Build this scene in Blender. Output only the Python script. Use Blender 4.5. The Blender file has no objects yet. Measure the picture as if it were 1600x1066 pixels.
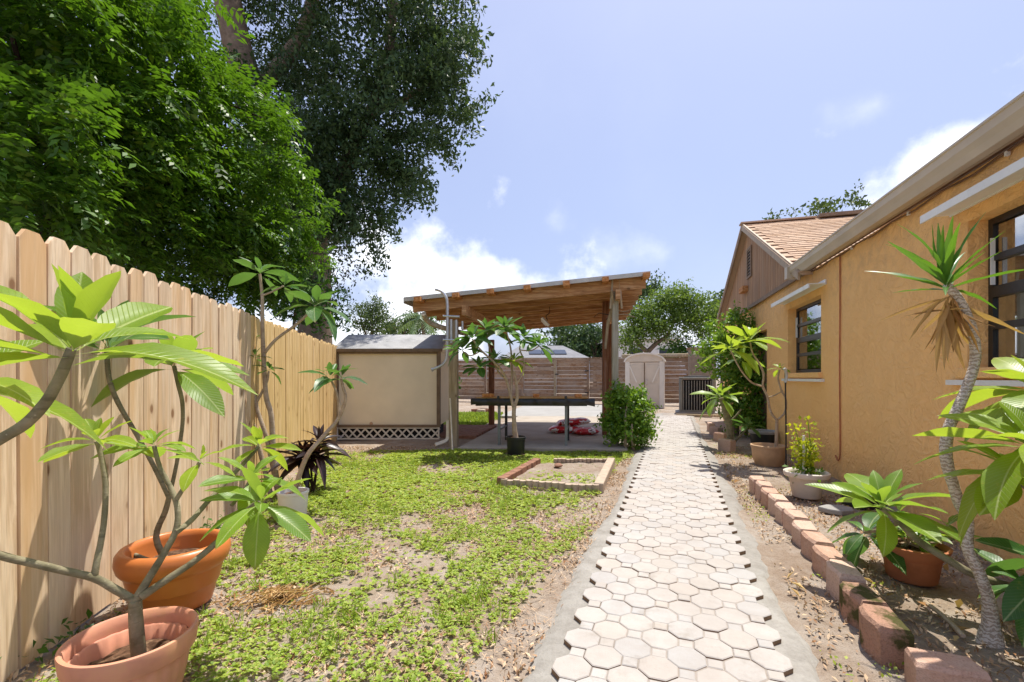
import bpy, math, random
import numpy as np
from mathutils import Vector, Matrix, Quaternion
R = math.radians
rng = np.random.default_rng(7); random.seed(7)
scene = bpy.context.scene
C = scene.collection

# ---------------------------------------------------------------- camera
H, F, HZ = 1.2, 711.0, 590.0
cd = bpy.data.cameras.new('camera'); cam = bpy.data.objects.new('camera', cd); C.objects.link(cam)
cam.location = (0, 0, H); cam.rotation_euler = (R(90), 0, 0)
cd.lens = 16.0; cd.sensor_width = 36.0; cd.shift_y = 57/1600; cd.clip_start = 0.05; cd.clip_end = 2000
scene.camera = cam

# ---------------------------------------------------------------- sun and sky
ELEV = R(71); SAZ = Vector((0.64, 0.76, 0)).normalized()
S = Vector((SAZ.x*math.cos(ELEV), SAZ.y*math.cos(ELEV), math.sin(ELEV)))
sl = bpy.data.lights.new('sun', 'SUN'); sun = bpy.data.objects.new('sun', sl); C.objects.link(sun)
sl.energy = 2.75; sl.angle = R(0.53); sl.color = (1.0, 0.95, 0.85)
sun.rotation_euler = S.to_track_quat('Z', 'Y').to_euler(); sun.location = (5, 5, 20)

scene.view_settings.view_transform = 'Standard'; scene.view_settings.look = 'None'
scene.view_settings.gamma = 1.0; scene.view_settings.use_curve_mapping = False
scene.view_settings.exposure = 1.24
scene.cycles.max_bounces = 10; scene.cycles.diffuse_bounces = 7; scene.cycles.transparent_max_bounces = 8

world = bpy.data.worlds.new('World'); scene.world = world; world.use_nodes = True
def build_world():
    nt = world.node_tree; nt.nodes.clear(); L = nt.links
    def nd(t, **k):
        n = nt.nodes.new(t)
        for a, b in k.items(): setattr(n, a, b)
        return n
    def math_(op, a, b=None, clamp=False):
        n = nd('ShaderNodeMath', operation=op); n.use_clamp = clamp
        for i, v in enumerate((a, b)):
            if v is None: continue
            if isinstance(v, (int, float)): n.inputs[i].default_value = v
            else: L.new(v, n.inputs[i])
        return n.outputs[0]
    sky = nd('ShaderNodeTexSky', sky_type='NISHITA'); sky.sun_disc = False
    sky.sun_elevation = ELEV; sky.sun_rotation = math.atan2(S.x, S.y)
    sky.air_density = 1.0; sky.dust_density = 2.4; sky.ozone_density = 1.2
    tc = nd('ShaderNodeTexCoord'); gen = tc.outputs['Generated']
    nz = nd('ShaderNodeTexNoise'); L.new(gen, nz.inputs['Vector'])
    nz.inputs['Scale'].default_value = 7.0; nz.inputs['Detail'].default_value = 9; nz.inputs['Roughness'].default_value = 0.58
    nz2 = nd('ShaderNodeTexNoise'); L.new(gen, nz2.inputs['Vector'])
    nz2.inputs['Scale'].default_value = 2.6; nz2.inputs['Detail'].default_value = 7; nz2.inputs['Roughness'].default_value = 0.55
    mask = None
    # cumulus banks: direction (as slope right, slope up), half widths
    for (u, v, sx, sy, a) in ((-0.26, 0.25, 0.32, 0.15, 1.0), (-0.10, 0.19, 0.36, 0.13, 1.0), (1.14, 0.47, 0.36, 0.22, 1.0), (0.81, 0.37, 0.10, 0.09, .6),
                              (0.80, 0.60, 0.09, 0.05, .28), (0.09, 0.345, 0.05, 0.05, .3), (0.25, 0.27, 0.13, 0.07, .3),
                              (-0.30, 0.10, 0.5, 0.13, .85), (0.45, 0.10, 0.5, 0.08, .6), (-1.6, 0.4, .5, .2, .9),
                              (2.2, 0.35, .5, .2, .9), (.2, -.3, .5, .22, -1), (-.9, -.35, .45, .2, -1), (1.3, -.3, .5, .2, -1), (-2.6, -.25, .4, .2, -1)):
        back = a < 0; a = abs(a); v = abs(v)  # negative weight: unseen bank added behind the camera for white fill light
        c = Vector((u, -1 if back else 1, v)).normalized(); r = Vector((c.y, -c.x, 0)).normalized(); up = r.cross(c); up.normalize()
        k = 1/math.sqrt(1+u*u+v*v)
        sub = nd('ShaderNodeVectorMath', operation='SUBTRACT'); L.new(gen, sub.inputs[0]); sub.inputs[1].default_value = c
        def dot(w, s):
            d = nd('ShaderNodeVectorMath', operation='DOT_PRODUCT'); L.new(sub.outputs[0], d.inputs[0]); d.inputs[1].default_value = w/s
            return d.outputs['Value']
        aa = dot(r, sx*k); bb = dot(up, sy*k)
        q = math_('SQRT', math_('ADD', math_('MULTIPLY', aa, aa), math_('MULTIPLY', bb, bb)))
        m = math_('SUBTRACT', 1.0, q)
        m = math_('ADD', math_('MULTIPLY', m, 0.9), math_('MULTIPLY', math_('SUBTRACT', nz.outputs['Fac'], 0.53), 3.0))
        m = math_('MULTIPLY', math_('MULTIPLY', m, 1.15, True), a)
        mask = m if mask is None else math_('MAXIMUM', mask, m)
    veil = math_('MULTIPLY', math_('MULTIPLY', math_('SUBTRACT', nz2.outputs['Fac'], 0.42), 1.6, True), 0.28)
    mask = math_('MAXIMUM', mask, veil)
    sm = nd('ShaderNodeMapRange'); sm.interpolation_type = 'SMOOTHSTEP'; L.new(mask, sm.inputs[0])
    hs = nd('ShaderNodeMixRGB', blend_type='MIX'); hs.inputs[0].default_value = 0.5
    L.new(sky.outputs[0], hs.inputs[1]); hs.inputs[2].default_value = (3.3, 3.75, 5.9, 1)
    cl = nd('ShaderNodeMixRGB'); L.new(sm.outputs[0], cl.inputs[0]); L.new(hs.outputs[0], cl.inputs[1])
    cr = nd('ShaderNodeMixRGB'); L.new(nz2.outputs['Fac'], cr.inputs[0])
    cr.inputs[1].default_value = (6.6, 6.9, 7.6, 1); cr.inputs[2].default_value = (10.5, 10.5, 10.6, 1)
    L.new(cr.outputs[0], cl.inputs[2])
    bg = nd('ShaderNodeBackground'); bg.inputs['Strength'].default_value = 0.075
    L.new(cl.outputs[0], bg.inputs['Color'])
    out = nd('ShaderNodeOutputWorld'); L.new(bg.outputs[0], out.inputs['Surface'])
build_world()

# ---------------------------------------------------------------- helpers
def P(x, y, Y):                       # a point seen at pixel (x, y) of the photo at depth Y
    return Vector(((x-800)/F*Y, Y, H-(y-HZ)/F*Y))
def G(x, y, z=0.0):                   # point at height z seen at pixel (x, y)
    return P(x, y, (H-z)*F/(y-HZ))
def gz(x, y):                         # gentle unevenness of the ground
    return 0.012*np.sin(x*2.1+y*1.3)+0.010*np.sin(y*2.7-x*1.1+1)+0.006*np.sin(x*6.1+2)*np.sin(y*5.3)

def tag(o, label=None, cat=None, group=None, kind=None):
    if label: o['label'] = label
    if cat: o['category'] = cat
    if group: o['group'] = group
    if kind: o['kind'] = kind
    return o
def empty(name, loc, label, cat, group=None):
    o = bpy.data.objects.new(name, None); C.objects.link(o); o.location = loc; o.empty_display_size = .1
    return tag(o, label, cat, group)
ORG = {}
def org(o):
    if o is None: return Vector((0, 0, 0))
    if o.name in ORG: return ORG[o.name]
    return Vector(o.location) if o.parent is None else org(o.parent)
def link(name, me, mat, parent, smooth=False):
    if mat is not None and len(me.materials) == 0: me.materials.append(mat)
    if smooth: me.polygons.foreach_set('use_smooth', [True]*len(me.polygons))
    o = bpy.data.objects.new(name, me); C.objects.link(o)
    if parent is not None: o.parent = parent
    return o
class MB:
    def __init__(s): s.v = []; s.f = []; s.m = []
    def add(s, vs, fs, mi=0):
        b = len(s.v); s.v += [tuple(v) for v in vs]; s.f += [tuple(i+b for i in f) for f in fs]; s.m += [mi]*len(fs); return s
    def hexa(s, p, mi=0):               # eight points: bottom ring then top ring
        return s.add(p, [(3, 2, 1, 0), (4, 5, 6, 7), (0, 1, 5, 4), (1, 2, 6, 5), (2, 3, 7, 6), (3, 0, 4, 7)], mi)
    def box(s, c, d, rz=0.0, rx=0.0, ry=0.0, mi=0, M=None):
        m = Matrix.Translation(Vector(c)) @ (M.to_4x4() if M is not None else (Matrix.Rotation(rz, 4, 'Z') @ Matrix.Rotation(ry, 4, 'Y') @ Matrix.Rotation(rx, 4, 'X')))
        h = [x/2 for x in d]
        ps = [m @ Vector((sx*h[0], sy*h[1], sz*h[2])) for sz in (-1, 1) for sx, sy in ((-1, -1), (1, -1), (1, 1), (-1, 1))]
        return s.hexa(ps, mi)
    def beam(s, a, b, w, h, up=(0, 0, 1), mi=0):   # a bar of section w x h from a to b
        a = Vector(a); b = Vector(b); d = (b-a).normalized(); r = d.cross(Vector(up)).normalized(); u = r.cross(d)
        ps = []
        for q in (a, b):
            ps += [q-r*w/2-u*h/2, q+r*w/2-u*h/2, q+r*w/2+u*h/2, q-r*w/2+u*h/2]
        return s.hexa(ps, mi)
    def prism(s, pts, off, mi=0):       # polygon extruded along off
        n = len(pts); off = Vector(off); v = [Vector(p) for p in pts]+[Vector(p)+off for p in pts]
        fs = [tuple(range(n-1, -1, -1)), tuple(range(n, 2*n))]+[(i, (i+1) % n, n+(i+1) % n, n+i) for i in range(n)]
        return s.add(v, fs, mi)
    def tube(s, pts, rad, n=8, sub=3, cap=True, wob=0.0):
        pts = [Vector(p) for p in pts]
        if isinstance(rad, (int, float)): rad = [rad]*len(pts)
        if sub > 1 and len(pts) > 2:
            q, rr = [], []
            for i in range(len(pts)-1):
                p0 = pts[max(i-1, 0)]; p1 = pts[i]; p2 = pts[i+1]; p3 = pts[min(i+2, len(pts)-1)]
                for k in range(sub):
                    t = k/sub
                    q.append(.5*((2*p1)+(p2-p0)*t+(2*p0-5*p1+4*p2-p3)*t*t+(3*p1-p0-3*p2+p3)*t**3)); rr.append(rad[i]*(1-t)+rad[i+1]*t)
            q.append(pts[-1]); rr.append(rad[-1]); pts, rad = q, rr
        ref = None; vs = []; m = len(pts)
        for i in range(m):
            d = (pts[min(i+1, m-1)]-pts[max(i-1, 0)]).normalized()
            if ref is None: ref = d.orthogonal().normalized()
            ref = (ref-d*ref.dot(d)).normalized(); b = d.cross(ref)
            for k in range(n):
                a = 2*math.pi*k/n; r = rad[i]*(1+wob*random.uniform(-1, 1))
                vs.append(pts[i]+(ref*math.cos(a)+b*math.sin(a))*r)
        fs = [(i*n+k, i*n+(k+1) % n, (i+1)*n+(k+1) % n, (i+1)*n+k) for i in range(m-1) for k in range(n)]
        if cap: fs += [tuple(range(n-1, -1, -1)), tuple((m-1)*n+k for k in range(n))]
        return s.add(vs, fs)
    def lathe(s, prof, c=(0, 0, 0), n=32, rib=0.0, nr=0, ell=1.0, rot=0.0, cap=True):
        c = Vector(c); vs = []
        for (r, z) in prof:
            for k in range(n):
                a = 2*math.pi*k/n; q = r*(1+rib*(abs(math.cos(a*nr/2))-.5)) if nr else r
                x, y = q*math.cos(a), q*math.sin(a)*ell
                vs.append(c+Vector((x*math.cos(rot)-y*math.sin(rot), x*math.sin(rot)+y*math.cos(rot), z)))
        m = len(prof)
        fs = [(i*n+k, i*n+(k+1) % n, (i+1)*n+(k+1) % n, (i+1)*n+k) for i in range(m-1) for k in range(n)]
        fs += [tuple(range(n-1, -1, -1)), tuple((m-1)*n+k for k in range(n))] if cap else [((m-1)*n+k, (m-1)*n+(k+1) % n, (k+1) % n, k) for k in range(n)]
        return s.add(vs, fs)
    def mesh(s, name, o=Vector((0, 0, 0))):
        me = bpy.data.meshes.new(name); o = Vector(o)
        me.from_pydata([(v[0]-o.x, v[1]-o.y, v[2]-o.z) for v in s.v], [], s.f)
        if any(s.m): me.polygons.foreach_set('material_index', s.m)
        me.update(); return me
    def build(s, name, mat, parent=None, smooth=False, bevel=0.0, auto=None):
        me = s.mesh(name, org(parent))
        mats = mat if isinstance(mat, (list, tuple)) else [mat]
        for x in mats: me.materials.append(x)
        o = link(name, me, None, parent, smooth)
        if smooth and auto is None: auto = 40
        if smooth: me.set_sharp_from_angle(angle=R(auto))
        if bevel:
            b = o.modifiers.new('bevel', 'BEVEL'); b.width = bevel; b.segments = 2; b.limit_method = 'ANGLE'; b.angle_limit = R(50)
        return o
def big_mesh(name, V, Fq, mat, parent=None, smooth=False, uv=None):
    V = np.asarray(V, np.float32)-np.array(org(parent), np.float32); Fq = np.asarray(Fq, np.int32); k = Fq.shape[1]
    me = bpy.data.meshes.new(name); me.vertices.add(len(V)); me.vertices.foreach_set('co', V.ravel())
    me.loops.add(Fq.size); me.loops.foreach_set('vertex_index', Fq.ravel())
    me.polygons.add(len(Fq)); me.polygons.foreach_set('loop_start', np.arange(0, Fq.size, k, dtype=np.int32))
    me.update(calc_edges=True); me.validate()
    return link(name, me, mat, parent, smooth)
def copy_tree(o, parent=None):
    c = o.copy(); C.objects.link(c); c.parent = parent
    for ch in list(o.children): copy_tree(ch, c)
    return c
def place(me, name, parent, loc, rot=None, scale=(1, 1, 1)):   # a piece that shares its mesh
    o = bpy.data.objects.new(name, me); C.objects.link(o); o.parent = parent
    o.location = Vector(loc)-org(parent)
    if rot is not None:
        o.rotation_mode = 'QUATERNION'; o.rotation_quaternion = rot.to_quaternion() if hasattr(rot, 'to_quaternion') else rot
    o.scale = scale if not isinstance(scale, (int, float)) else (scale,)*3
    return o

# ---------------------------------------------------------------- materials
class NT:
    def __init__(s, name):
        s.mat = bpy.data.materials.new(name); s.mat.use_nodes = True; s.nt = s.mat.node_tree; s.b = s.nt.nodes['Principled BSDF']; s.out = s.nt.nodes['Material Output']
    def n(s, t, **k):
        x = s.nt.nodes.new(t)
        for a, b in k.items(): setattr(x, a, b)
        return x
    def put(s, sock, v):
        if isinstance(v, bpy.types.NodeSocket): s.nt.links.new(v, sock)
        elif isinstance(v, (tuple, list)) and len(v) == 3 and sock.type == 'RGBA': sock.default_value = (*v, 1)
        else: sock.default_value = v
    def coord(s, kind='Object', scale=(1, 1, 1), rnd=False):
        t = s.n('ShaderNodeTexCoord').outputs[kind]
        m = s.n('ShaderNodeMapping'); s.put(m.inputs['Vector'], t); m.inputs['Scale'].default_value = scale
        if rnd:
            i = s.n('ShaderNodeObjectInfo'); c = s.n('ShaderNodeCombineXYZ')
            q = s.math('MULTIPLY', i.outputs['Random'], 37.0); q2 = s.math('MULTIPLY', i.outputs['Random'], 91.0)
            s.put(c.inputs[0], q); s.put(c.inputs[1], q2); s.put(c.inputs[2], q); s.put(m.inputs['Location'], c.outputs[0])
        return m.outputs[0]
    def noise(s, vec, scale=5, detail=5, rough=.55, dist=0.0, col=False):
        x = s.n('ShaderNodeTexNoise'); s.put(x.inputs['Vector'], vec); x.inputs['Scale'].default_value = scale
        x.inputs['Detail'].default_value = detail; x.inputs['Roughness'].default_value = rough; x.inputs['Distortion'].default_value = dist
        return x.outputs['Fac']
    def vor(s, vec, scale=5, feat='F1', out='Distance'):
        x = s.n('ShaderNodeTexVoronoi', feature=feat); s.put(x.inputs['Vector'], vec); x.inputs['Scale'].default_value = scale
        return x.outputs[out]
    def math(s, op, a, b=0.0, clamp=False):
        x = s.n('ShaderNodeMath', operation=op); x.use_clamp = clamp; s.put(x.inputs[0], a); s.put(x.inputs[1], b); return x.outputs[0]
    def ramp(s, fac, *stops):
        x = s.n('ShaderNodeValToRGB'); s.put(x.inputs[0], fac); e = x.color_ramp.elements
        while len(e) < len(stops): e.new(.5)
        for el, (p, c) in zip(e, stops): el.position = p; el.color = (*c, 1) if len(c) == 3 else c
        return x.outputs[0]
    def rng(s, fac, a, b, c=0.0, d=1.0):
        x = s.n('ShaderNodeMapRange'); s.put(x.inputs[0], fac)
        for i, v in enumerate((a, b, c, d)): x.inputs[i+1].default_value = v
        return x.outputs[0]
    def mix(s, fac, a, b, mode='MIX'):
        x = s.n('ShaderNodeMixRGB', blend_type=mode); s.put(x.inputs[0], fac); s.put(x.inputs[1], a); s.put(x.inputs[2], b); return x.outputs[0]
    def bump(s, h, strength=.4, dist=.01):
        x = s.n('ShaderNodeBump'); s.put(x.inputs['Height'], h); x.inputs['Strength'].default_value = strength; x.inputs['Distance'].default_value = dist
        s.put(s.b.inputs['Normal'], x.outputs[0]); return x.outputs[0]
    def base(s, c, rough=.7, spec=.3, metal=0.0):
        s.put(s.b.inputs['Base Color'], c); s.put(s.b.inputs['Roughness'], rough); s.b.inputs['Specular IOR Level'].default_value = spec; s.b.inputs['Metallic'].default_value = metal
        return s.mat
    def rand(s): return s.n('ShaderNodeObjectInfo').outputs['Random']
    def island(s): return s.n('ShaderNodeNewGeometry').outputs['Random Per Island']
def lerp(a, b, t): return tuple(x*(1-t)+y*t for x, y in zip(a, b))
def simple(name, col, rough=.6, var=.2, scale=8, spec=.3, metal=0.0, bump=.15, dirt=None):
    m = NT(name); v = m.coord(rnd=True); a = m.noise(v, scale, 6); b = m.noise(v, scale*6, 3)
    c = m.ramp(a, (.3, tuple(x*(1-var) for x in col)), (.7, tuple(min(1, x*(1+var)) for x in col)))
    if dirt: c = m.mix(m.rng(m.noise(v, scale*.5, 7, .7), .52, .72, 0, .8), c, dirt)
    m.bump(m.math('ADD', a, m.math('MULTIPLY', b, .4)), bump, .004)
    return m.base(c, m.rng(b, 0, 1, max(.05, rough-.12), min(1, rough+.1)), spec, metal)
def wood(name, c1, c2, dark, grain=(1, 1, 1), knots=True, stain=None, grey=None, rough=.75, rv=.25, gs=22):
    # grain runs along the local axis whose scale is small
    m = NT(name); v = m.coord(scale=grain, rnd=True); vo = m.coord(rnd=True)
    g1 = m.noise(v, gs, 6, .65, .9); g2 = m.noise(v, gs*4.5, 3, .55)
    c = m.ramp(g1, (.30, tuple(x*.8 for x in c2)), (.45, c2), (.56, c1), (.72, lerp(c1, (1, 1, 1), .14)))
    c = m.mix(m.rng(g2, .45, .70, 0, .55), c, tuple(x*.75 for x in c2))
    if grey: c = m.mix(m.rng(m.noise(vo, 1.7, 4), .42, .68, 0, .75), c, grey)
    if stain: c = m.mix(m.rng(m.noise(v, 6, 3), .54, .70, 0, .75), c, stain)
    if knots:
        d = m.vor(m.coord(scale=tuple(6.0 if x > .5 else 3.4 for x in grain), rnd=True), 1.0)
        halo = m.rng(d, .12, .27, 1, 0); core = m.rng(d, .08, .13, 1, 0)
        c = m.mix(m.math('MULTIPLY', halo, .45), c, lerp(c2, dark, .4)); c = m.mix(m.math('MULTIPLY', core, .85), c, dark)
    c = m.mix(m.rng(m.rand(), 0, 1, 0, rv), c, tuple(x*.62 for x in c2))
    m.bump(m.math('ADD', g1, g2), .35, .003)
    return m.base(c, rough, .2)
def leafy(name, dark, light, back=None, trans=.35, island=True, vein=False, rough=.42, spec=.35, yellow=None):
    m = NT(name); r = m.island() if island else m.rand()
    c = m.ramp(r, (0, dark), (.6, lerp(dark, light, .6)), (1, light))
    if not island:
        v = m.coord(); c = m.mix(m.rng(m.noise(v, 6, 3), .35, .7, 0, .25), c, dark)
    if yellow: c = m.mix(m.rng(m.math('FRACT', m.math('MULTIPLY', r, 17.3)), .80, 1.0, 0, .8), c, yellow)
    if vein:
        uv = m.coord('Object'); sx = m.n('ShaderNodeSeparateXYZ'); m.put(sx.inputs[0], uv)
        ay = m.math('ABSOLUTE', sx.outputs[1]); t = m.math('SUBTRACT', m.math('MULTIPLY', sx.outputs[0], 20.0), m.math('MULTIPLY', ay, 22.0))
        w = m.math('ABSOLUTE', m.math('SUBTRACT', m.math('FRACT', t), .5)); line = m.rng(w, .0, .10, 1, 0)
        mid = m.rng(ay, .004, .012, 1, 0)
        c = m.mix(m.math('MULTIPLY', line, .22), c, lerp(light, (1, 1, .7), .35)); c = m.mix(m.math('MULTIPLY', mid, .6), c, lerp(light, (1, 1, .6), .45))
        m.bump(m.math('SUBTRACT', 1.0, line), .35, .004)
    if vein:
        ov = m.coord(rnd=True); sp = m.noise(ov, 9, 6, .7); c = m.mix(m.rng(sp, .60, .70, 0, .7), c, lerp(light, (.42, .34, .06), .6))
        c = m.mix(m.rng(m.noise(ov, 30, 3, .6), .66, .72, 0, .7), c, (.16, .10, .03)); c = m.mix(m.rng(m.noise(ov, 3, 3), .4, .7, 0, .35), c, tuple(x*.6 for x in dark))
        c = m.mix(m.math('MULTIPLY', m.rng(sx.outputs[0], .93, 1.0), m.rng(r, .6, .7)), c, (.25, .15, .05))
    if back:
        c = m.mix(m.n('ShaderNodeNewGeometry').outputs['Backfacing'], c, back)
    m.base(c, rough, spec)
    t = m.n('ShaderNodeBsdfTranslucent'); m.put(t.inputs['Color'], m.mix(.55, c, (min(1, light[0]*2.1), min(1, light[1]*1.9), light[2]*.8)))
    x = m.n('ShaderNodeMixShader'); x.inputs[0].default_value = trans
    m.nt.links.new(m.b.outputs[0], x.inputs[1]); m.nt.links.new(t.outputs[0], x.inputs[2]); m.nt.links.new(x.outputs[0], m.out.inputs['Surface'])
    return m.mat

M = {}
def soil_mat():
    m = NT('sandy_soil'); v = m.coord()
    a = m.noise(v, 1.3, 7, .6); b = m.noise(v, 18, 6, .7); c = m.noise(v, 110, 3, .6); d = m.noise(v, 3.6, 5, .6)
    col = m.ramp(a, (.3, (.26, .19, .14)), (.5, (.33, .265, .21)), (.72, (.41, .36, .31)))
    col = m.mix(m.rng(b, .45, .7, 0, .6), col, (.20, .135, .09))
    col = m.mix(m.rng(d, .5, .68, 0, .5), col, (.45, .41, .365))
    col = m.mix(m.rng(c, .5, .75, 0, .5), col, (.20, .15, .105))
    m.bump(m.math('ADD', m.math('MULTIPLY', b, 1.0), m.math('MULTIPLY', c, .5)), .9, .02)
    return m.base(col, .95, .1)
M['soil'] = soil_mat()
def paver_mat():
    m = NT('paver_face'); v = m.coord(rnd=True); r = m.rand()
    c = m.ramp(r, (0, (.42, .385, .35)), (.35, (.455, .425, .395)), (.6, (.40, .39, .38)), (.8, (.445, .395, .35)), (1, (.435, .415, .395)))
    a = m.noise(v, 14, 6, .65); b = m.noise(v, 160, 3, .7)
    g = m.n('ShaderNodeNewGeometry').outputs['Position']; c = m.mix(m.rng(m.noise(g, 2.2, 6, .65), .45, .72, 0, .55), c, (.32, .285, .26)); c = m.mix(m.rng(m.noise(g, 7, 6, .7), .56, .72, 0, .5), c, (.25, .21, .17)); c = m.mix(m.rng(a, .4, .7, 0, .45), c, (.35, .31, .28)); c = m.mix(m.rng(b, .52, .72, 0, .35), c, (.36, .30, .25))
    m.bump(m.math('ADD', b, a), .35, .003)
    return m.base(c, .85, .2)
M['paver'] = paver_mat()
M['paver_side'] = simple('paver_edge', (.22, .14, .085), .9, .3, 20)
def concrete(name, c, dirt, s=4):
    m = NT(name); v = m.coord(); a = m.noise(v, s, 8, .65); b = m.noise(v, 60, 4, .7); e = m.noise(v, .7, 4)
    k = m.mix(m.rng(a, .42, .72, 0, .8), c, dirt); k = m.mix(m.rng(b, .5, .75, 0, .4), k, tuple(x*.5 for x in c)); k = m.mix(m.rng(e, .4, .7, 0, .3), k, tuple(x*.7 for x in dirt))
    m.bump(m.math('ADD', a, b), .5, .008); return m.base(k, .9, .2)
M['mortar'] = concrete('mortar', (.35, .33, .30), (.21, .19, .165), 9)
M['joint'] = concrete('joint_sand', (.36, .315, .275), (.26, .22, .185), 12)
M['slab'] = concrete('slab_concrete', (.44, .39, .33), (.30, .25, .20), 2)
M['slab_pale'] = concrete('pale_concrete', (.36, .35, .335), (.28, .27, .255), 2)
def stucco():
    m = NT('orange_stucco'); v = m.coord(); big = m.noise(v, .9, 5); med = m.noise(v, 4.5, 3, .5, 1.9)
    sw = m.rng(m.math('ABSOLUTE', m.math('SUBTRACT', m.noise(v, 6.0, 4, .55, 1.4), .5)), 0, .10, 1, 0); fine = m.noise(v, 55, 4, .7)
    c = m.ramp(big, (.3, (.94, .55, .215)), (.7, (.96, .60, .26)))
    c = m.mix(m.rng(m.noise(v, 2.3, 7, .7), .55, .75, 0, .2), c, (.90, .64, .36))
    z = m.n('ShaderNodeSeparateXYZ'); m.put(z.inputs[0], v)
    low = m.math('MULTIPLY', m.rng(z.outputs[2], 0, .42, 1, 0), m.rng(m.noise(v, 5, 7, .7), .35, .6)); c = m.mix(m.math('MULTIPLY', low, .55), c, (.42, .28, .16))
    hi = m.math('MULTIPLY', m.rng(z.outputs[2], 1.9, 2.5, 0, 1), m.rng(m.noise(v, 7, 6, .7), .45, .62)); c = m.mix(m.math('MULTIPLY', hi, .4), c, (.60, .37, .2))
    c = m.mix(m.math('MULTIPLY', m.rng(sw, .6, 1, 0, .12), m.rng(m.noise(v, 1.1, 4), .45, .65)), c, (.58, .33, .12))
    m.bump(m.math('ADD', m.math('ADD', m.math('MULTIPLY', sw, .8), m.math('MULTIPLY', med, 1.5)), m.math('MULTIPLY', fine, .5)), .65, .013)
    return m.base(c, .9, .15)
M['stucco'] = stucco()
M['picket_old'] = wood('weathered_picket', (.86, .66, .45), (.68, .48, .30), (.20, .085, .03), (1, 1, .055), True, (.70, .42, .19), (.76, .62, .47), .8, .28)
M['picket_new'] = wood('fresh_picket', (.82, .58, .28), (.70, .47, .20), (.32, .15, .04), (1, 1, .055), True, (.72, .50, .22), None, .75, .22)
M['board'] = wood('fence_board', (.42, .27, .165), (.29, .17, .10), (.09, .05, .03), (.05, 1, 1), True, (.46, .34, .24), (.40, .35, .30), .85, .6)
M['joist'] = wood('joist_wood', (.68, .42, .21), (.44, .23, .105), (.10, .05, .02), (.05, 1, 1), True, (.22, .10, .04), None, .8, .3)
M['rafter_end'] = wood('rafter_wood', (.66, .32, .12), (.48, .20, .07), (.15, .07, .03), (1, .06, 1), False, None, None, .8, .2)
M['post_tan'] = wood('post_wood', (.46, .37, .25), (.34, .26, .16), (.15, .1, .05), (1, 1, .06), True, None, (.40, .36, .28), .85, .2)
M['post_green'] = wood('mossy_post', (.42, .40, .29), (.30, .28, .19), (.12, .1, .06), (1, 1, .06), False, (.22, .23, .13), (.45, .42, .36), .9, .2)
M['post_red'] = wood('red_post', (.26, .12, .06), (.17, .07, .035), (.05, .02, .01), (1, 1, .06), False, None, None, .8, .2)
M['gable'] = wood('gable_siding', (.56, .34, .19), (.42, .235, .125), (.08, .04, .02), (1, 1, .05), False, (.50, .33, .20), (.40, .27, .18), .8, .35)
M['trim_brown'] = simple('brown_trim', (.25, .17, .11), .7, .2)
M['fascia'] = simple('fascia_paint', (.42, .32, .22), .6, .15)
M['shed_wall'] = simple('beige_shed_panel', (.86, .77, .58), .55, .06, 2, .3, 0, .05)
M['shed_trim'] = simple('shed_trim_brown', (.20, .14, .09), .6, .2)
M['shed_roof'] = simple('grey_shed_roof', (.36, .36, .37), .6, .25, 5, .4, .2, .2, (.22, .22, .21))
M['lattice'] = simple('lattice_white', (.70, .66, .58), .7, .12)
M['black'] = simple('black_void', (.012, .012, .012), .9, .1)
M['resin'] = simple('beige_resin', (.66, .57, .46), .5, .06, 3, .35)
M['resin_light'] = simple('pale_resin', (.78, .72, .63), .5, .06, 3)
M['gutter'] = simple('gutter_paint', (.55, .46, .35), .45, .08, 3, .4)
M['soffit'] = simple('soffit_brown', (.20, .11, .06), .8, .3)
M['white_metal'] = simple('white_aluminium', (.80, .80, .77), .4, .06, 6, .5, 0, .05, (.6, .58, .53))
M['frame_black'] = simple('black_window_frame', (.022, .020, .018), .4, .2, 10, .5)
M['galv'] = simple('galvanised_pipe', (.55, .56, .57), .4, .15, 12, .5, .6)
M['pvc'] = simple('cream_pvc', (.72, .66, .55), .5, .1)
M['roof_metal'] = simple('roof_metal_edge', (.50, .49, .45), .5, .15, 6, .4, .2)
M['terracotta_pink'] = simple('faded_pink_plastic', (.64, .29, .19), .6, .2, 7, .3, 0, .2, (.56, .32, .15))
M['terracotta'] = simple('orange_plastic', (.56, .175, .045), .38, .08, 4, .45, 0, .06)
M['clay'] = simple('clay_pot', (.46, .17, .08), .75, .2, 8, .25, 0, .2, (.30, .12, .06))
M['tan_pot'] = simple('tan_pot_plastic', (.52, .34, .20), .6, .15, 8, .3, 0, .1, (.60, .43, .28))
M['white_pot'] = simple('offwhite_pot', (.66, .60, .52), .6, .1, 8, .3, 0, .1, (.5, .42, .34))
M['white_bucket'] = simple('white_bucket_plastic', (.76, .75, .72), .45, .06)
M['black_pot'] = simple('black_nursery_plastic', (.022, .024, .026), .5, .2, 8, .4)
M['grey_rim'] = simple('grey_rim_plastic', (.30, .30, .31), .5, .15)
M['mulch'] = simple('mulch_soil', (.11, .062, .038), .95, .6, 45, .1, 0, .9, (.28, .19, .12))
def block_mat():
    m = NT('pink_block'); v = m.coord(rnd=True); a = m.noise(v, 9, 6, .65); b = m.noise(v, 90, 3, .75)
    c = m.ramp(m.rand(), (0, (.53, .35, .27)), (.5, (.60, .43, .34)), (1, (.48, .29, .21)))
    c = m.mix(m.rng(a, .45, .7, 0, .6), c, (.60, .45, .36)); c = m.mix(m.rng(b, .5, .7, 0, .5), c, (.22, .12, .085))
    m.bump(m.math('ADD', a, b), .7, .008); return m.base(c, .95, .1)
M['block'] = block_mat()
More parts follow.
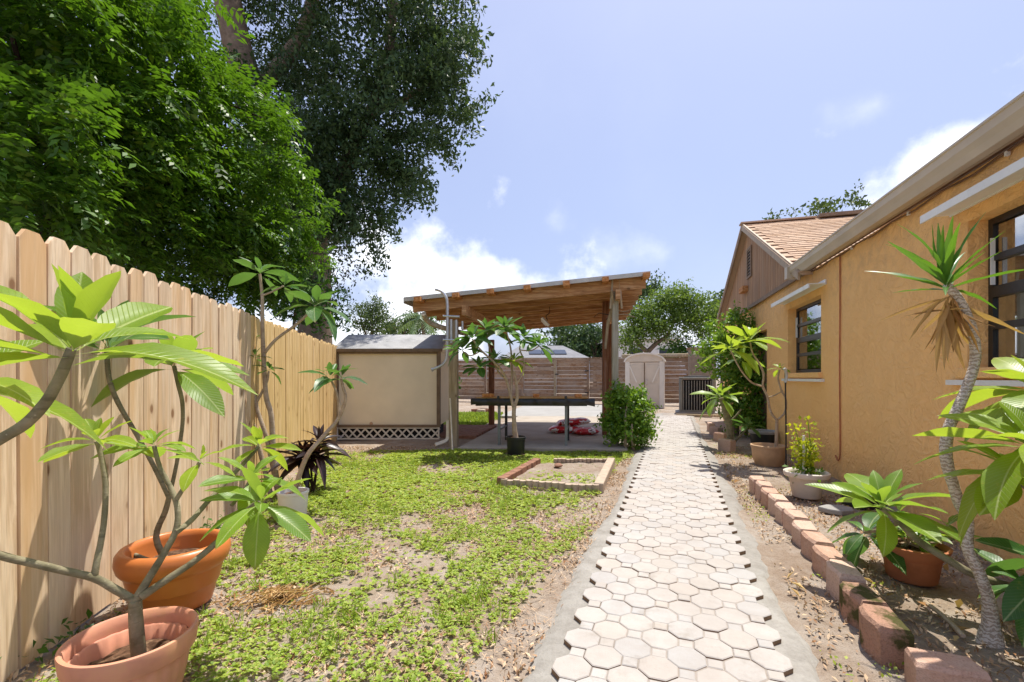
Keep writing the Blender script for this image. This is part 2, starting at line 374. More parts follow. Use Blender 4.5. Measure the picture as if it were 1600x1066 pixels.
def moss_block():
    m = NT('mossy_block'); v = m.coord(rnd=True); a = m.noise(v, 9, 6, .65); b = m.noise(v, 90, 3, .75)
    c = m.mix(m.rng(a, .4, .7, 0, .6), (.42, .24, .17), (.34, .22, .16)); c = m.mix(m.rng(m.noise(v, 7, 5, .6), .5, .6, 0, .9), c, (.045, .06, .012)); c = m.mix(m.rng(b, .5, .7, 0, .5), c, (.12, .08, .05))
    m.bump(m.math('ADD', a, b), .8, .01); return m.base(c, .95, .1)
M['block_moss'] = moss_block()
M['brick_red'] = simple('red_brick', (.27, .14, .095), .9, .3, 14, .15, 0, .5, (.22, .15, .11))
M['edger'] = simple('concrete_edger', (.46, .36, .27), .9, .25, 12, .15, 0, .5, (.30, .23, .17))
M['edger_pale'] = simple('pale_edger', (.44, .35, .27), .9, .2, 12, .15, 0, .5, (.42, .34, .26))
M['table_black'] = simple('black_plastic_sheet', (.012, .012, .013), .35, .2, 12, .5, 0, .6)
M['table_wood'] = wood('table_plank', (.66, .38, .12), (.52, .27, .07), (.2, .1, .03), (.05, 1, 1), False)
M['steel'] = simple('grey_steel', (.20, .22, .22), .5, .15, 10, .5, .4)
M['dark_steel'] = simple('dark_steel', (.03, .03, .03), .5, .2, 10, .4)
M['ac'] = simple('ac_grey_paint', (.20, .21, .20), .5, .08, 6, .4, .2)
M['ac_fin'] = simple('ac_fin_grey', (.34, .35, .34), .5, .08, 6, .4, .2)
M['siding'] = simple('taupe_siding', (.27, .225, .18), .7, .12, 6)
M['curtain'] = simple('curtain_cloth', (.62, .57, .46), .9, .08, 20)
M['interior'] = simple('room_interior', (.10, .08, .06), .9, .1)
M['house_far'] = simple('far_house_wall', (.72, .70, .66), .9, .06)
M['roof_far'] = simple('far_roof_shingle', (.20, .20, .215), .9, .15, 3)
M['panel'] = simple('solar_panel', (.015, .017, .025), .2, .1, 5, .6)
M['bark'] = simple('oak_bark', (.19, .145, .105), .95, .4, 6, .1, 0, .9, (.09, .065, .045))
M['bark_dark'] = simple('dark_bark', (.055, .038, .028), .95, .3, 8, .1, 0, .6)
M['straw'] = simple('dry_straw', (.62, .47, .27), .9, .3, 30)
M['dead_leaf'] = leafy('dead_leaf', (.30, .15, .06), (.62, .44, .22), None, .15, True, False, .8, .1)
M['litter'] = leafy('leaf_litter', (.26, .13, .065), (.66, .50, .34), None, .05, True, False, .9, .05)
def bark_plum(name, c1, c2):
    m = NT(name); v = m.coord(); a = m.noise(v, 14, 5, .6); b = m.vor(v, 60); z = m.noise(m.coord(scale=(1, 1, 6)), 12, 3)
    c = m.ramp(a, (.3, c1), (.7, c2)); c = m.mix(m.rng(b, .0, .16, .7, 0), c, lerp(c2, (.8, .75, .6), .5)); c = m.mix(m.rng(z, .55, .7, 0, .5), c, tuple(x*.55 for x in c1))
    m.bump(m.math('ADD', a, m.math('MULTIPLY', z, .7)), .6, .006); return m.base(c, .8, .2)
M['plum_bark'] = bark_plum('plumeria_bark', (.13, .115, .065), (.31, .27, .18))
M['plum_bark_pale'] = bark_plum('pale_plumeria_bark', (.34, .25, .17), (.52, .42, .31))
def drac():
    m = NT('dracaena_bark'); v = m.coord(); x = m.n('ShaderNodeTexWave', wave_type='BANDS', bands_direction='Z'); m.put(x.inputs['Vector'], v); x.inputs['Scale'].default_value = 17; x.inputs['Distortion'].default_value = 9; x.inputs['Detail'].default_value = 4; x.inputs['Detail Scale'].default_value = 3
    c = m.mix(m.rng(x.outputs['Fac'], .2, .6), (.38, .30, .23), (.64, .56, .48)); m.bump(x.outputs['Fac'], .5, .006); return m.base(c, .85, .15)
M['dracaena_bark'] = drac()
M['plum_leaf'] = leafy('plumeria_leaf', (.11, .23, .018), (.25, .39, .035), (.19, .30, .07), .42, False, True, .38, .45)
M['plum_leaf_deep'] = leafy('deep_plumeria_leaf', (.028, .10, .022), (.085, .21, .032), (.11, .20, .06), .34, False, True, .36, .45)
M['plum_leaf_lime'] = leafy('lime_plumeria_leaf', (.16, .28, .016), (.32, .44, .03), (.20, .31, .06), .45, False, True, .38, .45)
M['ti_leaf'] = leafy('burgundy_leaf', (.018, .010, .010), (.055, .022, .018), None, .12, False, False, .35, .5)
M['drac_leaf'] = leafy('dracaena_leaf', (.05, .15, .020), (.12, .26, .03), None, .3, False, False, .35, .4)
M['drac_dead'] = leafy('dry_dracaena_leaf', (.26, .12, .04), (.52, .34, .15), None, .2, False, False, .8, .15)
M['hedge'] = leafy('bright_tree_leaf', (.013, .048, .007), (.10, .225, .016), None, .33, True, False, .45, .3, (.17, .25, .02))
M['oak_leaf'] = leafy('oak_leaf', (.018, .046, .018), (.075, .13, .045), None, .22, True, False, .5, .25)
M['dusk_leaf'] = leafy('dusky_leaf', (.025, .035, .02), (.075, .085, .04), None, .25, True, False, .5, .25, (.12, .06, .05))
M['crape_leaf'] = leafy('light_tree_leaf', (.06, .12, .025), (.15, .24, .045), None, .35, True, False, .5, .25)
M['bush_leaf'] = leafy('shrub_leaf', (.05, .14, .015), (.20, .35, .035), None, .35, True, False, .4, .4)
M['bush_dark'] = leafy('dark_shrub_leaf', (.025, .08, .014), (.07, .17, .02), None, .3, True, False, .4, .4)
M['cover'] = leafy('ground_cover_leaf', (.12, .215, .022), (.40, .50, .085), None, .34, True, False, .55, .25, (.46, .44, .15))
M['grass'] = leafy('grass_blade', (.12, .22, .025), (.32, .44, .07), None, .3, True, False, .55, .2)
M['lime_small'] = leafy('chartreuse_leaf', (.20, .30, .015), (.45, .50, .03), None, .4, True, False, .45, .3)
M['pine'] = leafy('far_tree_leaf', (.035, .07, .025), (.10, .15, .05), None, .25, True, False, .5, .2)
M['palm'] = leafy('palm_leaf', (.04, .09, .04), (.12, .19, .09), None, .3, True, False, .45, .3)
def glass():
    m = NT('window_glass'); m.base((.03, .035, .03), .03, .9); m.b.inputs['IOR'].default_value = 1.52
    t = m.n('ShaderNodeBsdfTransparent'); t.inputs[0].default_value = (.75, .78, .74, 1); g = m.n('ShaderNodeBsdfGlossy'); g.inputs['Roughness'].default_value = .02; g.inputs['Color'].default_value = (.9, .92, .95, 1)
    fr = m.n('ShaderNodeFresnel'); fr.inputs[0].default_value = 1.7; x = m.n('ShaderNodeMixShader')
    m.put(x.inputs[0], m.math('ADD', m.math('MULTIPLY', fr.outputs[0], .45), .03, True)); m.nt.links.new(t.outputs[0], x.inputs[1]); m.nt.links.new(g.outputs[0], x.inputs[2]); m.nt.links.new(x.outputs[0], m.out.inputs['Surface'])
    return m.mat
M['glass'] = glass()
def shingle():
    m = NT('tan_shingle'); v = m.coord(rnd=True); c = m.ramp(m.rand(), (0, (.47, .32, .21)), (.4, (.56, .40, .28)), (.7, (.52, .375, .27)), (1, (.62, .46, .33)))
    b = m.noise(v, 120, 3, .7); c = m.mix(m.rng(b, .45, .7, 0, .5), c, (.30, .18, .12)); m.bump(b, .5, .004); return m.base(c, .95, .1)
M['shingle'] = shingle()
def bagmat():
    m = NT('mulch_bag_print'); v = m.coord(); a = m.noise(v, 5.5, 3, .5); b = m.noise(v, 22, 4, .6, 1.5)
    c = m.ramp(a, (.40, (.50, .012, .018)), (.54, (.50, .012, .018)), (.56, (.70, .66, .63)), (.66, (.16, .05, .04)))
    c.node.color_ramp.interpolation = 'CONSTANT'; c = m.mix(m.rng(b, .62, .66, 0, .8), c, (.75, .72, .70)); m.bump(b, .5, .02); return m.base(c, .3, .5)
M['bag'] = bagmat()

# ================================================================ the setting
def ground():
    xs = np.unique(np.concatenate([np.linspace(-300, -8, 14), np.linspace(-8, 8, 161), np.linspace(8, 300, 14)]))
    ys = np.unique(np.concatenate([np.linspace(-60, -1, 8), np.linspace(-1, 20, 211), np.linspace(20, 500, 16)]))
    X, Y = np.meshgrid(xs, ys); fade = np.clip((8-np.abs(X))/2, 0, 1)*np.clip((20-Y)/3, 0, 1)*np.clip((Y+1), 0, 1)
    Z = gz(X, Y)*fade-.012+ .006*np.sin(X*17+np.sin(Y*9)*2)*np.sin(Y*19+np.cos(X*7)*2)*fade
    V = np.stack([X, Y, Z], -1).reshape(-1, 3); nx = len(xs)
    i = np.arange(len(ys)-1)[:, None]*nx+np.arange(nx-1)[None]; i = i.ravel()
    o = big_mesh('ground', V, np.stack([i, i+1, i+nx+1, i+nx], -1), M['soil'], None, True); o['kind'] = 'structure'
ground()

# ---------------------------------------------------------------- paved path
PO = Vector((.239, 2.05, 0)); PD = Vector((.337, .9415, 0)); PR = Vector((.9415, -.337, 0)); PW = .92
def PT(a, b, z=0.0): return PO+PR*a+PD*b+Vector((0, 0, z))
def path():
    n = 260; mb = MB(); rnd = random.Random(3); la = ra = .5
    edge = []
    for i in range(n+1):
        b = -1.6+i*(15.4/n); la = min(1, max(0, la+rnd.uniform(-.22, .22))); ra = min(1, max(0, ra+rnd.uniform(-.22, .22))); edge.append((b, -.06-la*.10-rnd.random()*.02, PW+.07+ra*.10+rnd.random()*.02))
    rows = []
    for b, l, r in edge: rows += [PT(l, b, -.03), PT(l*.55, b, .016), PT(.015, b, .020), PT(.10, b, .021), PT(.11, b, .0395), PT(PW-.11, b, .0395), PT(PW-.10, b, .021), PT(PW-.015, b, .020), PT(PW+(r-PW)*.6, b, .018), PT(r, b, -.03)]
    fs = [(i*10+k, i*10+k+1, (i+1)*10+k+1, (i+1)*10+k) for i in range(n) for k in range(9)]
    mb.add(rows, fs); mb.m = [1 if (k % 9) in (3, 4, 5) else 0 for k in range(len(fs))]
    path = mb.build('path', [M['mortar'], M['joint']], None, True, auto=80); path['kind'] = 'structure'
    pitch = .217; w = .1537-.0045; s = .0633-.004; t = .055
    def piece(poly, name, bev=.004):
        m = MB(); n = len(poly); c = [Vector((x, y, 0)) for x, y in poly]
        ring = lambda sc, z: [Vector((p.x*sc, p.y*sc, z)) for p in c]
        k = 1-bev/max(abs(poly[0][0]), abs(poly[0][1]))
        vs = ring(1, -t)+ring(1, -bev*.8)+ring(k, 0); m.add(vs, [tuple(range(2*n, 3*n))], 0)
        m.add(vs, [(i, (i+1) % n, n+(i+1) % n, n+i) for i in range(n)], 1)
        b2 = [(n+i, n+(i+1) % n, 2*n+(i+1) % n, 2*n+i) for i in range(n)]; m.add(vs, b2, 0)
        me = m.mesh(name); me.materials.append(M['paver']); me.materials.append(M['paver_side']); return me
    h = w/2; q = h*math.tan(math.pi/8)
    octo = piece([(h, -q), (h, q), (q, h), (-q, h), (-h, q), (-h, -q), (-q, -h), (q, -h)], 'octagon_paver')
    sq = piece([(s/2, -s/2), (s/2, s/2), (-s/2, s/2), (-s/2, -s/2)], 'square_paver', .004)
    ang = math.atan2(PR.y, PR.x); cnt = 0; far = MB(); rnd = random.Random(5)
    for j in range(-12, 116):
        b = j*pitch/2; off = .077 if j % 2 == 0 else .077+pitch/2
        for kind in ('o', 's'):
            for k in range(4):
                a = off+pitch*k if kind == 'o' else (off+pitch*k+pitch/2 if j % 2 == 0 else off+pitch*k-pitch/2)
                if kind == 's' and (a < .03 or a > PW-.03): continue
                z = .045+rnd.uniform(-.004, .003); p = PT(a, b, z); me = octo if kind == 'o' else sq
                q_ = Quaternion((0, 0, 1), ang+rnd.uniform(-.02, .02)) @ Quaternion((rnd.uniform(-1, 1), rnd.uniform(-1, 1), 0), rnd.uniform(0, .022))
                lim = 7.6 if kind == 'o' else 5.2
                if p.y < lim: place(me, 'octagon_paver' if kind == 'o' else 'square_paver', path, p, q_); cnt += 1
                else:
                    T = Matrix.Translation(p) @ q_.to_matrix().to_4x4()
                    vs = [T @ v.co for v in me.vertices]; b0 = len(far.v); far.v += [tuple(v) for v in vs]
                    for f in me.polygons: far.f.append(tuple(i+b0 for i in f.vertices)); far.m.append(f.material_index)
    fo = far.build('distant_pavers', [M['paver'], M['paver_side']], path); fo['kind'] = 'stuff'
path()

# ---------------------------------------------------------------- picket fences
FO = Vector((-1.69, 0, 0)); FD = Vector((-.195, 1, 0)).normalized(); FN = Vector((FD.y, -FD.x, 0))
def FP(Y, t=0.0, z=0.0): return FO+Vector((-.195*Y, Y, 0))+FN*t+Vector((0, 0, z))
def fence(name, label, Y0, Y1, mat, hgt, w=.1395):
    e = empty(name, FP(Y0), label, 'fence'); L = (FP(Y1)-FP(Y0)).length; n = int(L/(w+.0022)); ang = math.atan2(FD.y, FD.x)
    meshes = []; rnd = random.Random(11)
    for k in range(5):
        ww = w/2*rnd.uniform(.955, 1.0); ear = rnd.uniform(.026, .036); hh = hgt+rnd.uniform(-.012, .012); nb = 6
        prof = [(-ww, 0)]; mb = MB()
        # bowed board: stack of slices with a slight cup
        zs = [0, hh*.3, hh*.65, hh-ear*1.2]; xs = [-1, -.35, .35, 1]; cup = rnd.uniform(-.003, .004); vs = []
        for yb in (0, 1):
            for z in zs:
                for x in xs: vs.append(Vector((x*ww+.0015*math.sin(z*3+k), (-.016 if yb else 0)+cup*(1-x*x)+.003*math.sin(z*2.1+k*1.7), z)))
            for x in xs: vs.append(Vector((x*(ww-ear), (-.016 if yb else 0)+cup*(1-x*x)+.003*math.sin(hh*2.1+k*1.7), hh)))
        r = 5; c = 4; fs = []
        for yb in (0, 1):
            o = yb*r*c
            for i in range(r-1):
                for j in range(c-1):
                    f = (o+i*c+j, o+i*c+j+1, o+(i+1)*c+j+1, o+(i+1)*c+j); fs.append(f if yb else f[::-1])
        A = r*c
        for i in range(r-1): fs += [(i*c, (i+1)*c, A+(i+1)*c, A+i*c)[::-1], (i*c+c-1, (i+1)*c+c-1, A+(i+1)*c+c-1, A+i*c+c-1)]
        t0 = (r-1)*c
        for j in range(c-1): fs.append((t0+j, t0+j+1, A+t0+j+1, A+t0+j))
        mb.add(vs, fs); me = mb.mesh('picket'); me.materials.append(mat); meshes.append(me)
    nails = MB()
    for i in range(n):
        p = FP(Y0)+FD*((i+.5)*L/n); z = -.02+rnd.uniform(-.012, .012)
        q = Quaternion((0, 0, 1), ang+rnd.uniform(-.03, .03)) @ Quaternion((0, 1, 0), rnd.uniform(-.006, .006))
        place(meshes[rnd.randrange(5)], 'picket', e, p+FN*rnd.uniform(-.004, .004)+Vector((0, 0, z)), q)
        for zz in (.32, .98, 1.58):
            for s in (-1, 1):
                c = p+FD*(s*.035+rnd.uniform(-.006, .006))+FN*.0065+Vector((0, 0, zz+rnd.uniform(-.012, .012)))
                nails.box(c, (.0055, .004, .0065), ang)
    nails.build('nail_heads', M['bark_dark'], e)['kind'] = 'stuff'
    for zz in (.32, .98, 1.58):
        MB().beam(FP(Y0, -.045, zz), FP(Y1, -.045, zz), .038, .085).build('rail', mat, e)
    return e
fence('picket_fence', 'weathered pale dog-eared picket fence along the left of the lawn', .75, 4.42, M['picket_old'], 1.845)
fence('picket_fence', 'newer honey-coloured picket fence between the weathered pickets and the beige shed', 4.435, 10.9, M['picket_new'], 1.83, .136)

# ---------------------------------------------------------------- house
HO = Vector((2.36, 0, 0)); HD = Vector((.2696, .963, 0)).normalized(); HN = Vector((-HD.y, HD.x, 0))
def HW(s, t=0.0, z=0.0): return HO+HD*s+HN*t+Vector((0, 0, z))
def hbox(mb, s0, s1, t0, t1, z0, z1, mi=0):
    return mb.hexa([HW(s0, t0, z0), HW(s0, t1, z0), HW(s1, t1, z0), HW(s1, t0, z0), HW(s0, t0, z1), HW(s0, t1, z1), HW(s1, t1, z1), HW(s1, t0, z1)], mi)
def house():
    e = empty('stucco_house', HW(3), 'orange stucco house with brown gable and tan shingled roof right of the path', 'house')
    TH = .22; ZT = 2.66
    w = MB(); A = (1.55, 3.40, 1.27, 2.32); B = (6.14, 7.52, 1.27, 2.28); D = (8.75, 9.65, .05, 2.1)
    cuts = [.3, A[0], A[1], B[0], B[1], D[0], D[1], 13.25]
    for i in (0, 2, 4, 6): hbox(w, cuts[i], cuts[i+1], -TH, 0, -.1, ZT)
    for q in (A, B, D):
        hbox(w, q[0], q[1], -TH, 0, -.1, q[2]); hbox(w, q[0], q[1], -TH, 0, q[3], ZT)
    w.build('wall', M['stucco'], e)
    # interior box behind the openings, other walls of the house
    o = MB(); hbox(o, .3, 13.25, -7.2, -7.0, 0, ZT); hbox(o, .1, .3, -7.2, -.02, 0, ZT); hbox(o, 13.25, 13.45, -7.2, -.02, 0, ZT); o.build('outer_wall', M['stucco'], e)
    o = MB(); hbox(o, .35, 13.2, -3.1, -3.0, 0, ZT); hbox(o, .35, 13.2, -3.0, -.225, ZT-.06, ZT-.01); o.build('room_wall', M['interior'], e)
    # windows
    def window(q, rows, z_frame, curtain):
        s0, s1, z0, z1 = q; f = MB(); tf = -.12; d = .035
        hbox(f, s0, s1, tf-d, tf, z1-.045, z1); hbox(f, s0, s1, tf-d, tf, z0, z0+.05)
        hbox(f, s0, s0+.045, tf-d, tf, z0+.05, z1-.045); hbox(f, s1-.045, s1, tf-d, tf, z0+.05, z1-.045)
        win = f.build('window', M['frame_black'], e)
        hh = (z1-z0-.095)/rows
        for k in range(rows):
            za = z0+.05+k*hh; zb = za+hh; g = MB(); hbox(g, s0+.047, s1-.047, tf-.022, tf-.016, za+.012, zb-.012); g.build('pane', M['glass'], win)
            if k: 
                r = MB(); thick = .022 if k != rows//2 else .038; hbox(r, s0+.047, s1-.047, tf-.033, tf+.012, za-thick, za+thick); r.build('glazing_bar', M['frame_black'], win)
        h = MB(); hbox(h, s1-.075, s1-.068, tf+.004, tf+.03, z0+(z1-z0)*.55, z0+(z1-z0)*.86); h.build('lever', M['white_metal'], win)
        sl_ = MB(); hbox(sl_, s0-.04, s1+.05, -.11, .05, z0-.075, z0-.002); sl_.build('sill', M['stucco'], e, bevel=.008)
        rl = MB(); hbox(rl, s0-.12, s1+.16, .002, .045, z0-.125, z0-.088); rl.build('shutter_track', M['white_metal'], e)
        if curtain:
            c = MB(); vs = []; n = 60; Lc = s1-s0
            for zz in (z0-.1, z1+.1):
                for i in range(n+1): vs.append(HW(s0+(Lc+1.1)*i/n, -.34+.035*math.sin(i*1.15)+.015*math.sin(i*2.3), zz))
            c.add(vs, [(i, i+1, n+2+i, n+1+i) for i in range(n)]); c.build('curtain', M['curtain'], e, True)
    window(A, 4, 0, True); window(B, 4, 0, False)
    for (s0, s1, z) in ((1.2, 3.56, 2.42), (5.95, 7.66, 2.385)):
        b = MB(); hbox(b, s0, s1, .004, .20, z, z+.012); hbox(b, s0, s1, .19, .205, z-.045, z+.012); hbox(b, s0, s1, .004, .02, z-.01, z+.055); b.build('awning_bar', M['white_metal'], e)
    d = MB(); hbox(d, D[0], D[1], -.15, -.11, D[2], D[3]); d.build('door', M['trim_brown'], e)
    # soffit, gutter, near roof
    so = MB(); hbox(so, .3, 6.82, .002, .07, ZT+.01, ZT+.03); so.build('soffit', M['soffit'], e)
    fa = MB(); hbox(fa, .3, 6.82, .05, .075, ZT-.005, ZT+.15); fa.build('fascia_board', M['fascia'], e)
    gmb = MB(); prof = [(t-.23, z) for t, z in [(.307, ZT-.005), (.375, ZT-.01), (.392, ZT+.035), (.412, ZT+.075), (.42, ZT+.125), (.43, ZT+.13), (.43, ZT+.145), (.307, ZT+.14)]]
    gmb.prism([HW(.3, t, z) for t, z in prof], HD*6.5); gmb.build('gutter', M['gutter'], e)
    ge = MB(); hbox(ge, 6.801, 6.92, .035, .21, ZT-.02, ZT+.15); ge.build('gutter_end', M['gutter'], e)
    pitch = math.tan(R(21)); nr = MB()
    nr.hexa([HW(.2, .13, ZT+.15), HW(6.6, .13, ZT+.15), HW(6.6, -3.6, ZT+.15+3.96*pitch), HW(.2, -3.6, ZT+.15+3.96*pitch),
             HW(.2, .13, ZT+.19), HW(6.6, .13, ZT+.19), HW(6.6, -3.6, ZT+.19+3.96*pitch), HW(.2, -3.6, ZT+.19+3.96*pitch)]); nr.build('eave_roof', M['shingle'], e)
    # gable
    g0, ga, g1, zb, za = 6.72, 10.05, 13.4, ZT+.03, 4.36
    zt = lambda s: zb+(za-zb)*(1-abs(s-ga)/((ga-g0) if s < ga else (g1-ga)))
    gb = empty('gable_wall', HW(ga, 0, zb), None, None); gb.parent = e; gb.location = HW(ga, 0, zb)-e.location; ORG[gb.name] = HW(ga, 0, zb)
    n = 44; ds = (g1-g0)/n
    for i in range(n):
        a = g0+i*ds+.006; b = a+ds-.012; pts = [HW(a, .03, zb), HW(b, .03, zb)]
        if a < ga < b: pts += [HW(b, .03, zt(b)), HW(ga, .03, za), HW(a, .03, zt(a))]
        else: pts += [HW(b, .03, zt(b)), HW(a, .03, zt(a))]
        MB().prism(pts, -HN*.025).build('siding_board', M['gable'], gb)
    bk = MB(); bk.prism([HW(g0, .004, zb), HW(g1, .004, zb), HW(ga, .004, za)], -HN*.06); bk.build('gable_backing', M['soffit'], gb)
    fr = MB(); hbox(fr, g0-.1, g1, .0325, .06, zb-.05, zb+.02); fr.build('gable_skirt', M['trim_brown'], e)
    v = MB(); sv, zv = 9.95, 3.62
    for s0, s1, z0, z1 in ((sv-.2, sv+.2, zv+.27, zv+.32), (sv-.2, sv+.2, zv-.32, zv-.27), (sv-.2, sv-.15, zv-.27, zv+.27), (sv+.15, sv+.2, zv-.27, zv+.27)): hbox(v, s0, s1, .031, .06, z0, z1)
    vent = v.build('vent', M['trim_brown'], e)
    bl = MB(); hbox(bl, sv-.15, sv+.15, .031, .034, zv-.27, zv+.27); bl.build('vent_shade_sheet', M['black'], vent)  # black sheet stands in for the shaded hollow behind the slats
    for k in range(8):
        s_ = MB(); zz = zv-.23+k*.066; s_.hexa([HW(sv-.15, .036, zz+.03), HW(sv-.15, .058, zz-.01), HW(sv+.15, .058, zz-.01), HW(sv+.15, .036, zz+.03), HW(sv-.15, .036, zz+.04), HW(sv-.15, .058, zz), HW(sv+.15, .058, zz), HW(sv+.15, .036, zz+.04)]); s_.build('louver_slat', M['trim_brown'], vent)
    lb = MB(); hbox(lb, 10.1, 10.5, .032, .14, 3.06, 3.17); lb.build('wooden_block', M['rafter_end'], e)
    for a, b in ((g0-.25, ga), (ga, g1+.3)):
        za_, zb_ = zb+(za-zb)*(1-(ga-a)/(ga-g0)) if a < ga else za, za if b <= ga else zb-(b-g1)*(za-zb)/(g1-ga)
        r = MB(); r.hexa([HW(a, .14, za_-.02), HW(a, .17, za_-.02), HW(b, .17, zb_-.02), HW(b, .14, zb_-.02), HW(a, .14, za_+.13), HW(a, .17, za_+.13), HW(b, .17, zb_+.13), HW(b, .14, zb_+.13)]); r.build('rake_board', M['fascia'] if a < ga else M['trim_brown'], e)
    # gable roof: slabs with shingle tabs on the slope that faces the camera
    rf = MB(); T0, T1 = .2, -7.4; lift = .1
    k = (za-zb)/(ga-g0)
    def RS(s, t, dz=0.0): return HW(s, t, zb+lift+(za-zb)-abs(s-ga)*k+dz)
    for a, b in ((g0-.3, ga), (ga, g1+.3)):
        rf.hexa([RS(a, T1, -.04), RS(a, .13, -.04), RS(b, .13, -.04), RS(b, T1, -.04), RS(a, T1), RS(a, T0-.02), RS(b, T0-.02), RS(b, T1)])
    roof = rf.build('roof', M['shingle'], e)
    course = .15; tabw = .30; t_ = MB(); t_.box((0, 0, .006), (tabw-.008, course+.03, .012)); tm = t_.mesh('shingle'); tm.materials.append(M['shingle'])
    slope = Vector((HD.x, HD.y, k)).normalized(); right = -HN; nrm = right.cross(slope).normalized()
    Mx = Matrix((right, slope, nrm)).transposed(); L = (RS(ga, 0)-RS(g0-.3, 0)).length; rnd = random.Random(9); cnt = 0; rest = MB()
    for r_ in range(int(L/course)):
        for c_ in range(24):
            t = .17-tabw*(c_+.5+(.5 if r_ % 2 else 0))
            p = RS(g0-.3, t)+slope*(course*(r_+.5))+nrm*(.002+rnd.uniform(0, .004))
            q = Mx.to_quaternion() @ Quaternion((1, 0, 0), -.075+rnd.uniform(-.01, .01))
            if cnt < 298 and c_ < 13 and r_ > 1: place(tm, 'shingle', roof, p, q); cnt += 1
            else: rest.box(p, (tabw-.008, course+.03, .012), M=q.to_matrix())
    rs = rest.build('remaining_shingles', M['shingle'], roof); rs['kind'] = 'stuff'
    rd = MB(); rd.beam(RS(ga, T0, .02), RS(ga, -1.2, .02), .2, .03); rd.build('ridge_cap', M['shingle'], roof)
    rv = MB(); rv.beam(RS(ga, -1.25, .03), RS(ga, -5.5, .03), .28, .07); rv.build('ridge_vent', M['trim_brown'], roof)
    vp = RS(ga-.35, -2.35); v2 = MB(); v2.tube([vp-Vector((0, 0, .1)), vp+Vector((0, 0, .34))], .055, 12); v2.build('vent_pipe', M['galv'], roof, True)
    # cable down the wall
    s_c = 5.53; c = MB(); c.tube([HW(s_c, .012, 2.64), HW(s_c, .012, 2.0), HW(s_c+.01, .012, 1.3), HW(s_c, .012, .7), HW(s_c, .012, .30), HW(s_c+.06, .012, .22), HW(s_c+.13, .012, .27)], .008, 6); c.build('wall_cable', M['clay'], e, True)
    c = MB(); c.tube([HW(s, .02, 2.63+.012*math.sin(s*9)) for s in np.arange(.6, 6.6, .18)], .008, 5, 1); c.build('eave_cable', M['soffit'], e, True)
    for s in (2.2, 3.0, 4.1, 5.2):
        c = MB(); c.box(HW(s, .02, 2.625), (.02, .02, .03), math.atan2(HD.y, HD.x)); c.build('cable_clip', M['white_metal'], e)
house()

# ---------------------------------------------------------------- beige storage shed
def shed():
    x0, x1, y0, y1 = -3.40, -1.42, 8.82, 10.75; zb, zt, zr = .24, 1.72, 2.07
    e = empty('storage_shed', ((x0+x1)/2, y0, 0), 'beige panel storage shed with grey roof and lattice skirt by the honey fence', 'shed')
    w = MB(); w.box(((x0+x1)/2, (y0+y1)/2, (zb+zt)/2), (x1-x0-.06, y1-y0-.06, zt-zb)); w.build('wall', M['shed_wall'], e)
    for x in (x0, x1):
        for y in (y0, y1): MB().box((x, y, (zb+zt)/2), (.07, .07, zt-zb)).build('corner_trim', M['shed_trim'], e)
    MB().box(((x0+x1)/2, y0-.012, zt-.03), (x1-x0-.075, .05, .06)).build('eave_trim', M['shed_trim'], e)
    MB().box(((x0+x1)/2, y0-.012, zb+.02), (x1-x0-.075, .05, .05)).build('base_trim', M['shed_trim'], e)
    ym = y0+.85; o = .07
    r = MB(); r.hexa([(x0-o, y0-o, zt-.01), (x1+o, y0-o, zt-.01), (x1+o, ym, zr), (x0-o, ym, zr), (x0-o, y0-o, zt+.03), (x1+o, y0-o, zt+.03), (x1+o, ym, zr+.04), (x0-o, ym, zr+.04)])
    r.hexa([(x0-o, ym, zr), (x1+o, ym, zr), (x1+o, y1+o, zt), (x0-o, y1+o, zt), (x0-o, ym, zr+.04), (x1+o, ym, zr+.04), (x1+o, y1+o, zt+.04), (x0-o, y1+o, zt+.04)]); roof = r.build('roof', M['shed_roof'], e)
    MB().box(((x0+x1)/2, y0-o-.01, zt+.005), (x1-x0+2*o+.02, .02, .06)).build('roof_edge', M['shed_trim'], roof)
    for x in (x0+.03, x1-.03):
        g = MB(); g.prism([(x, y0, zt), (x, y1, zt), (x, ym, zr)], (.02, 0, 0)); g.build('gable_end', M['shed_wall'], e)
    v = MB(); v.tube([P(580, 662, y0+.02), P(580, 662, y0+.005)], .033, 14, 1); v.build('vent_cap', M['tan_pot'], e)
    MB().box(((x0+x1)/2, y0+.5, .11), (x1-x0-.1, .9, .22)).build('crawlspace_shade_box', M['black'], e)  # solid black box stands in for the shade under the shed floor
    # lattice skirt
    lat = MB(); zl0, zl1 = .015, .225; xl0, xl1 = x0+.02, x1
    for z in (zl0, zl1): lat.box(((xl0+xl1)/2, y0-.01, z), (xl1-xl0, .022, .03))
    for x in (xl0, xl1): lat.box((x, y0-.0125, (zl0+zl1)/2), (.03, .027, zl1-zl0+.03))
    lt = lat.build('lattice_skirt', M['lattice'], e)
    n = 12; hgt = zl1-zl0-.03
    for i in range(n):
        x = xl0+.05+(xl1-xl0-.2)*i/(n-1)*1.0
        for s in (-1, 1):
            m = MB(); a = Vector((x, y0+(.004 if s > 0 else -.006), zl0+.015 if s > 0 else zl1-.015)); b = a+Vector((hgt*.95, 0, hgt*s)); m.beam(a, b, .008, .03, (0, 0, 1)); m.build('slat', M['lattice'], lt)
shed()

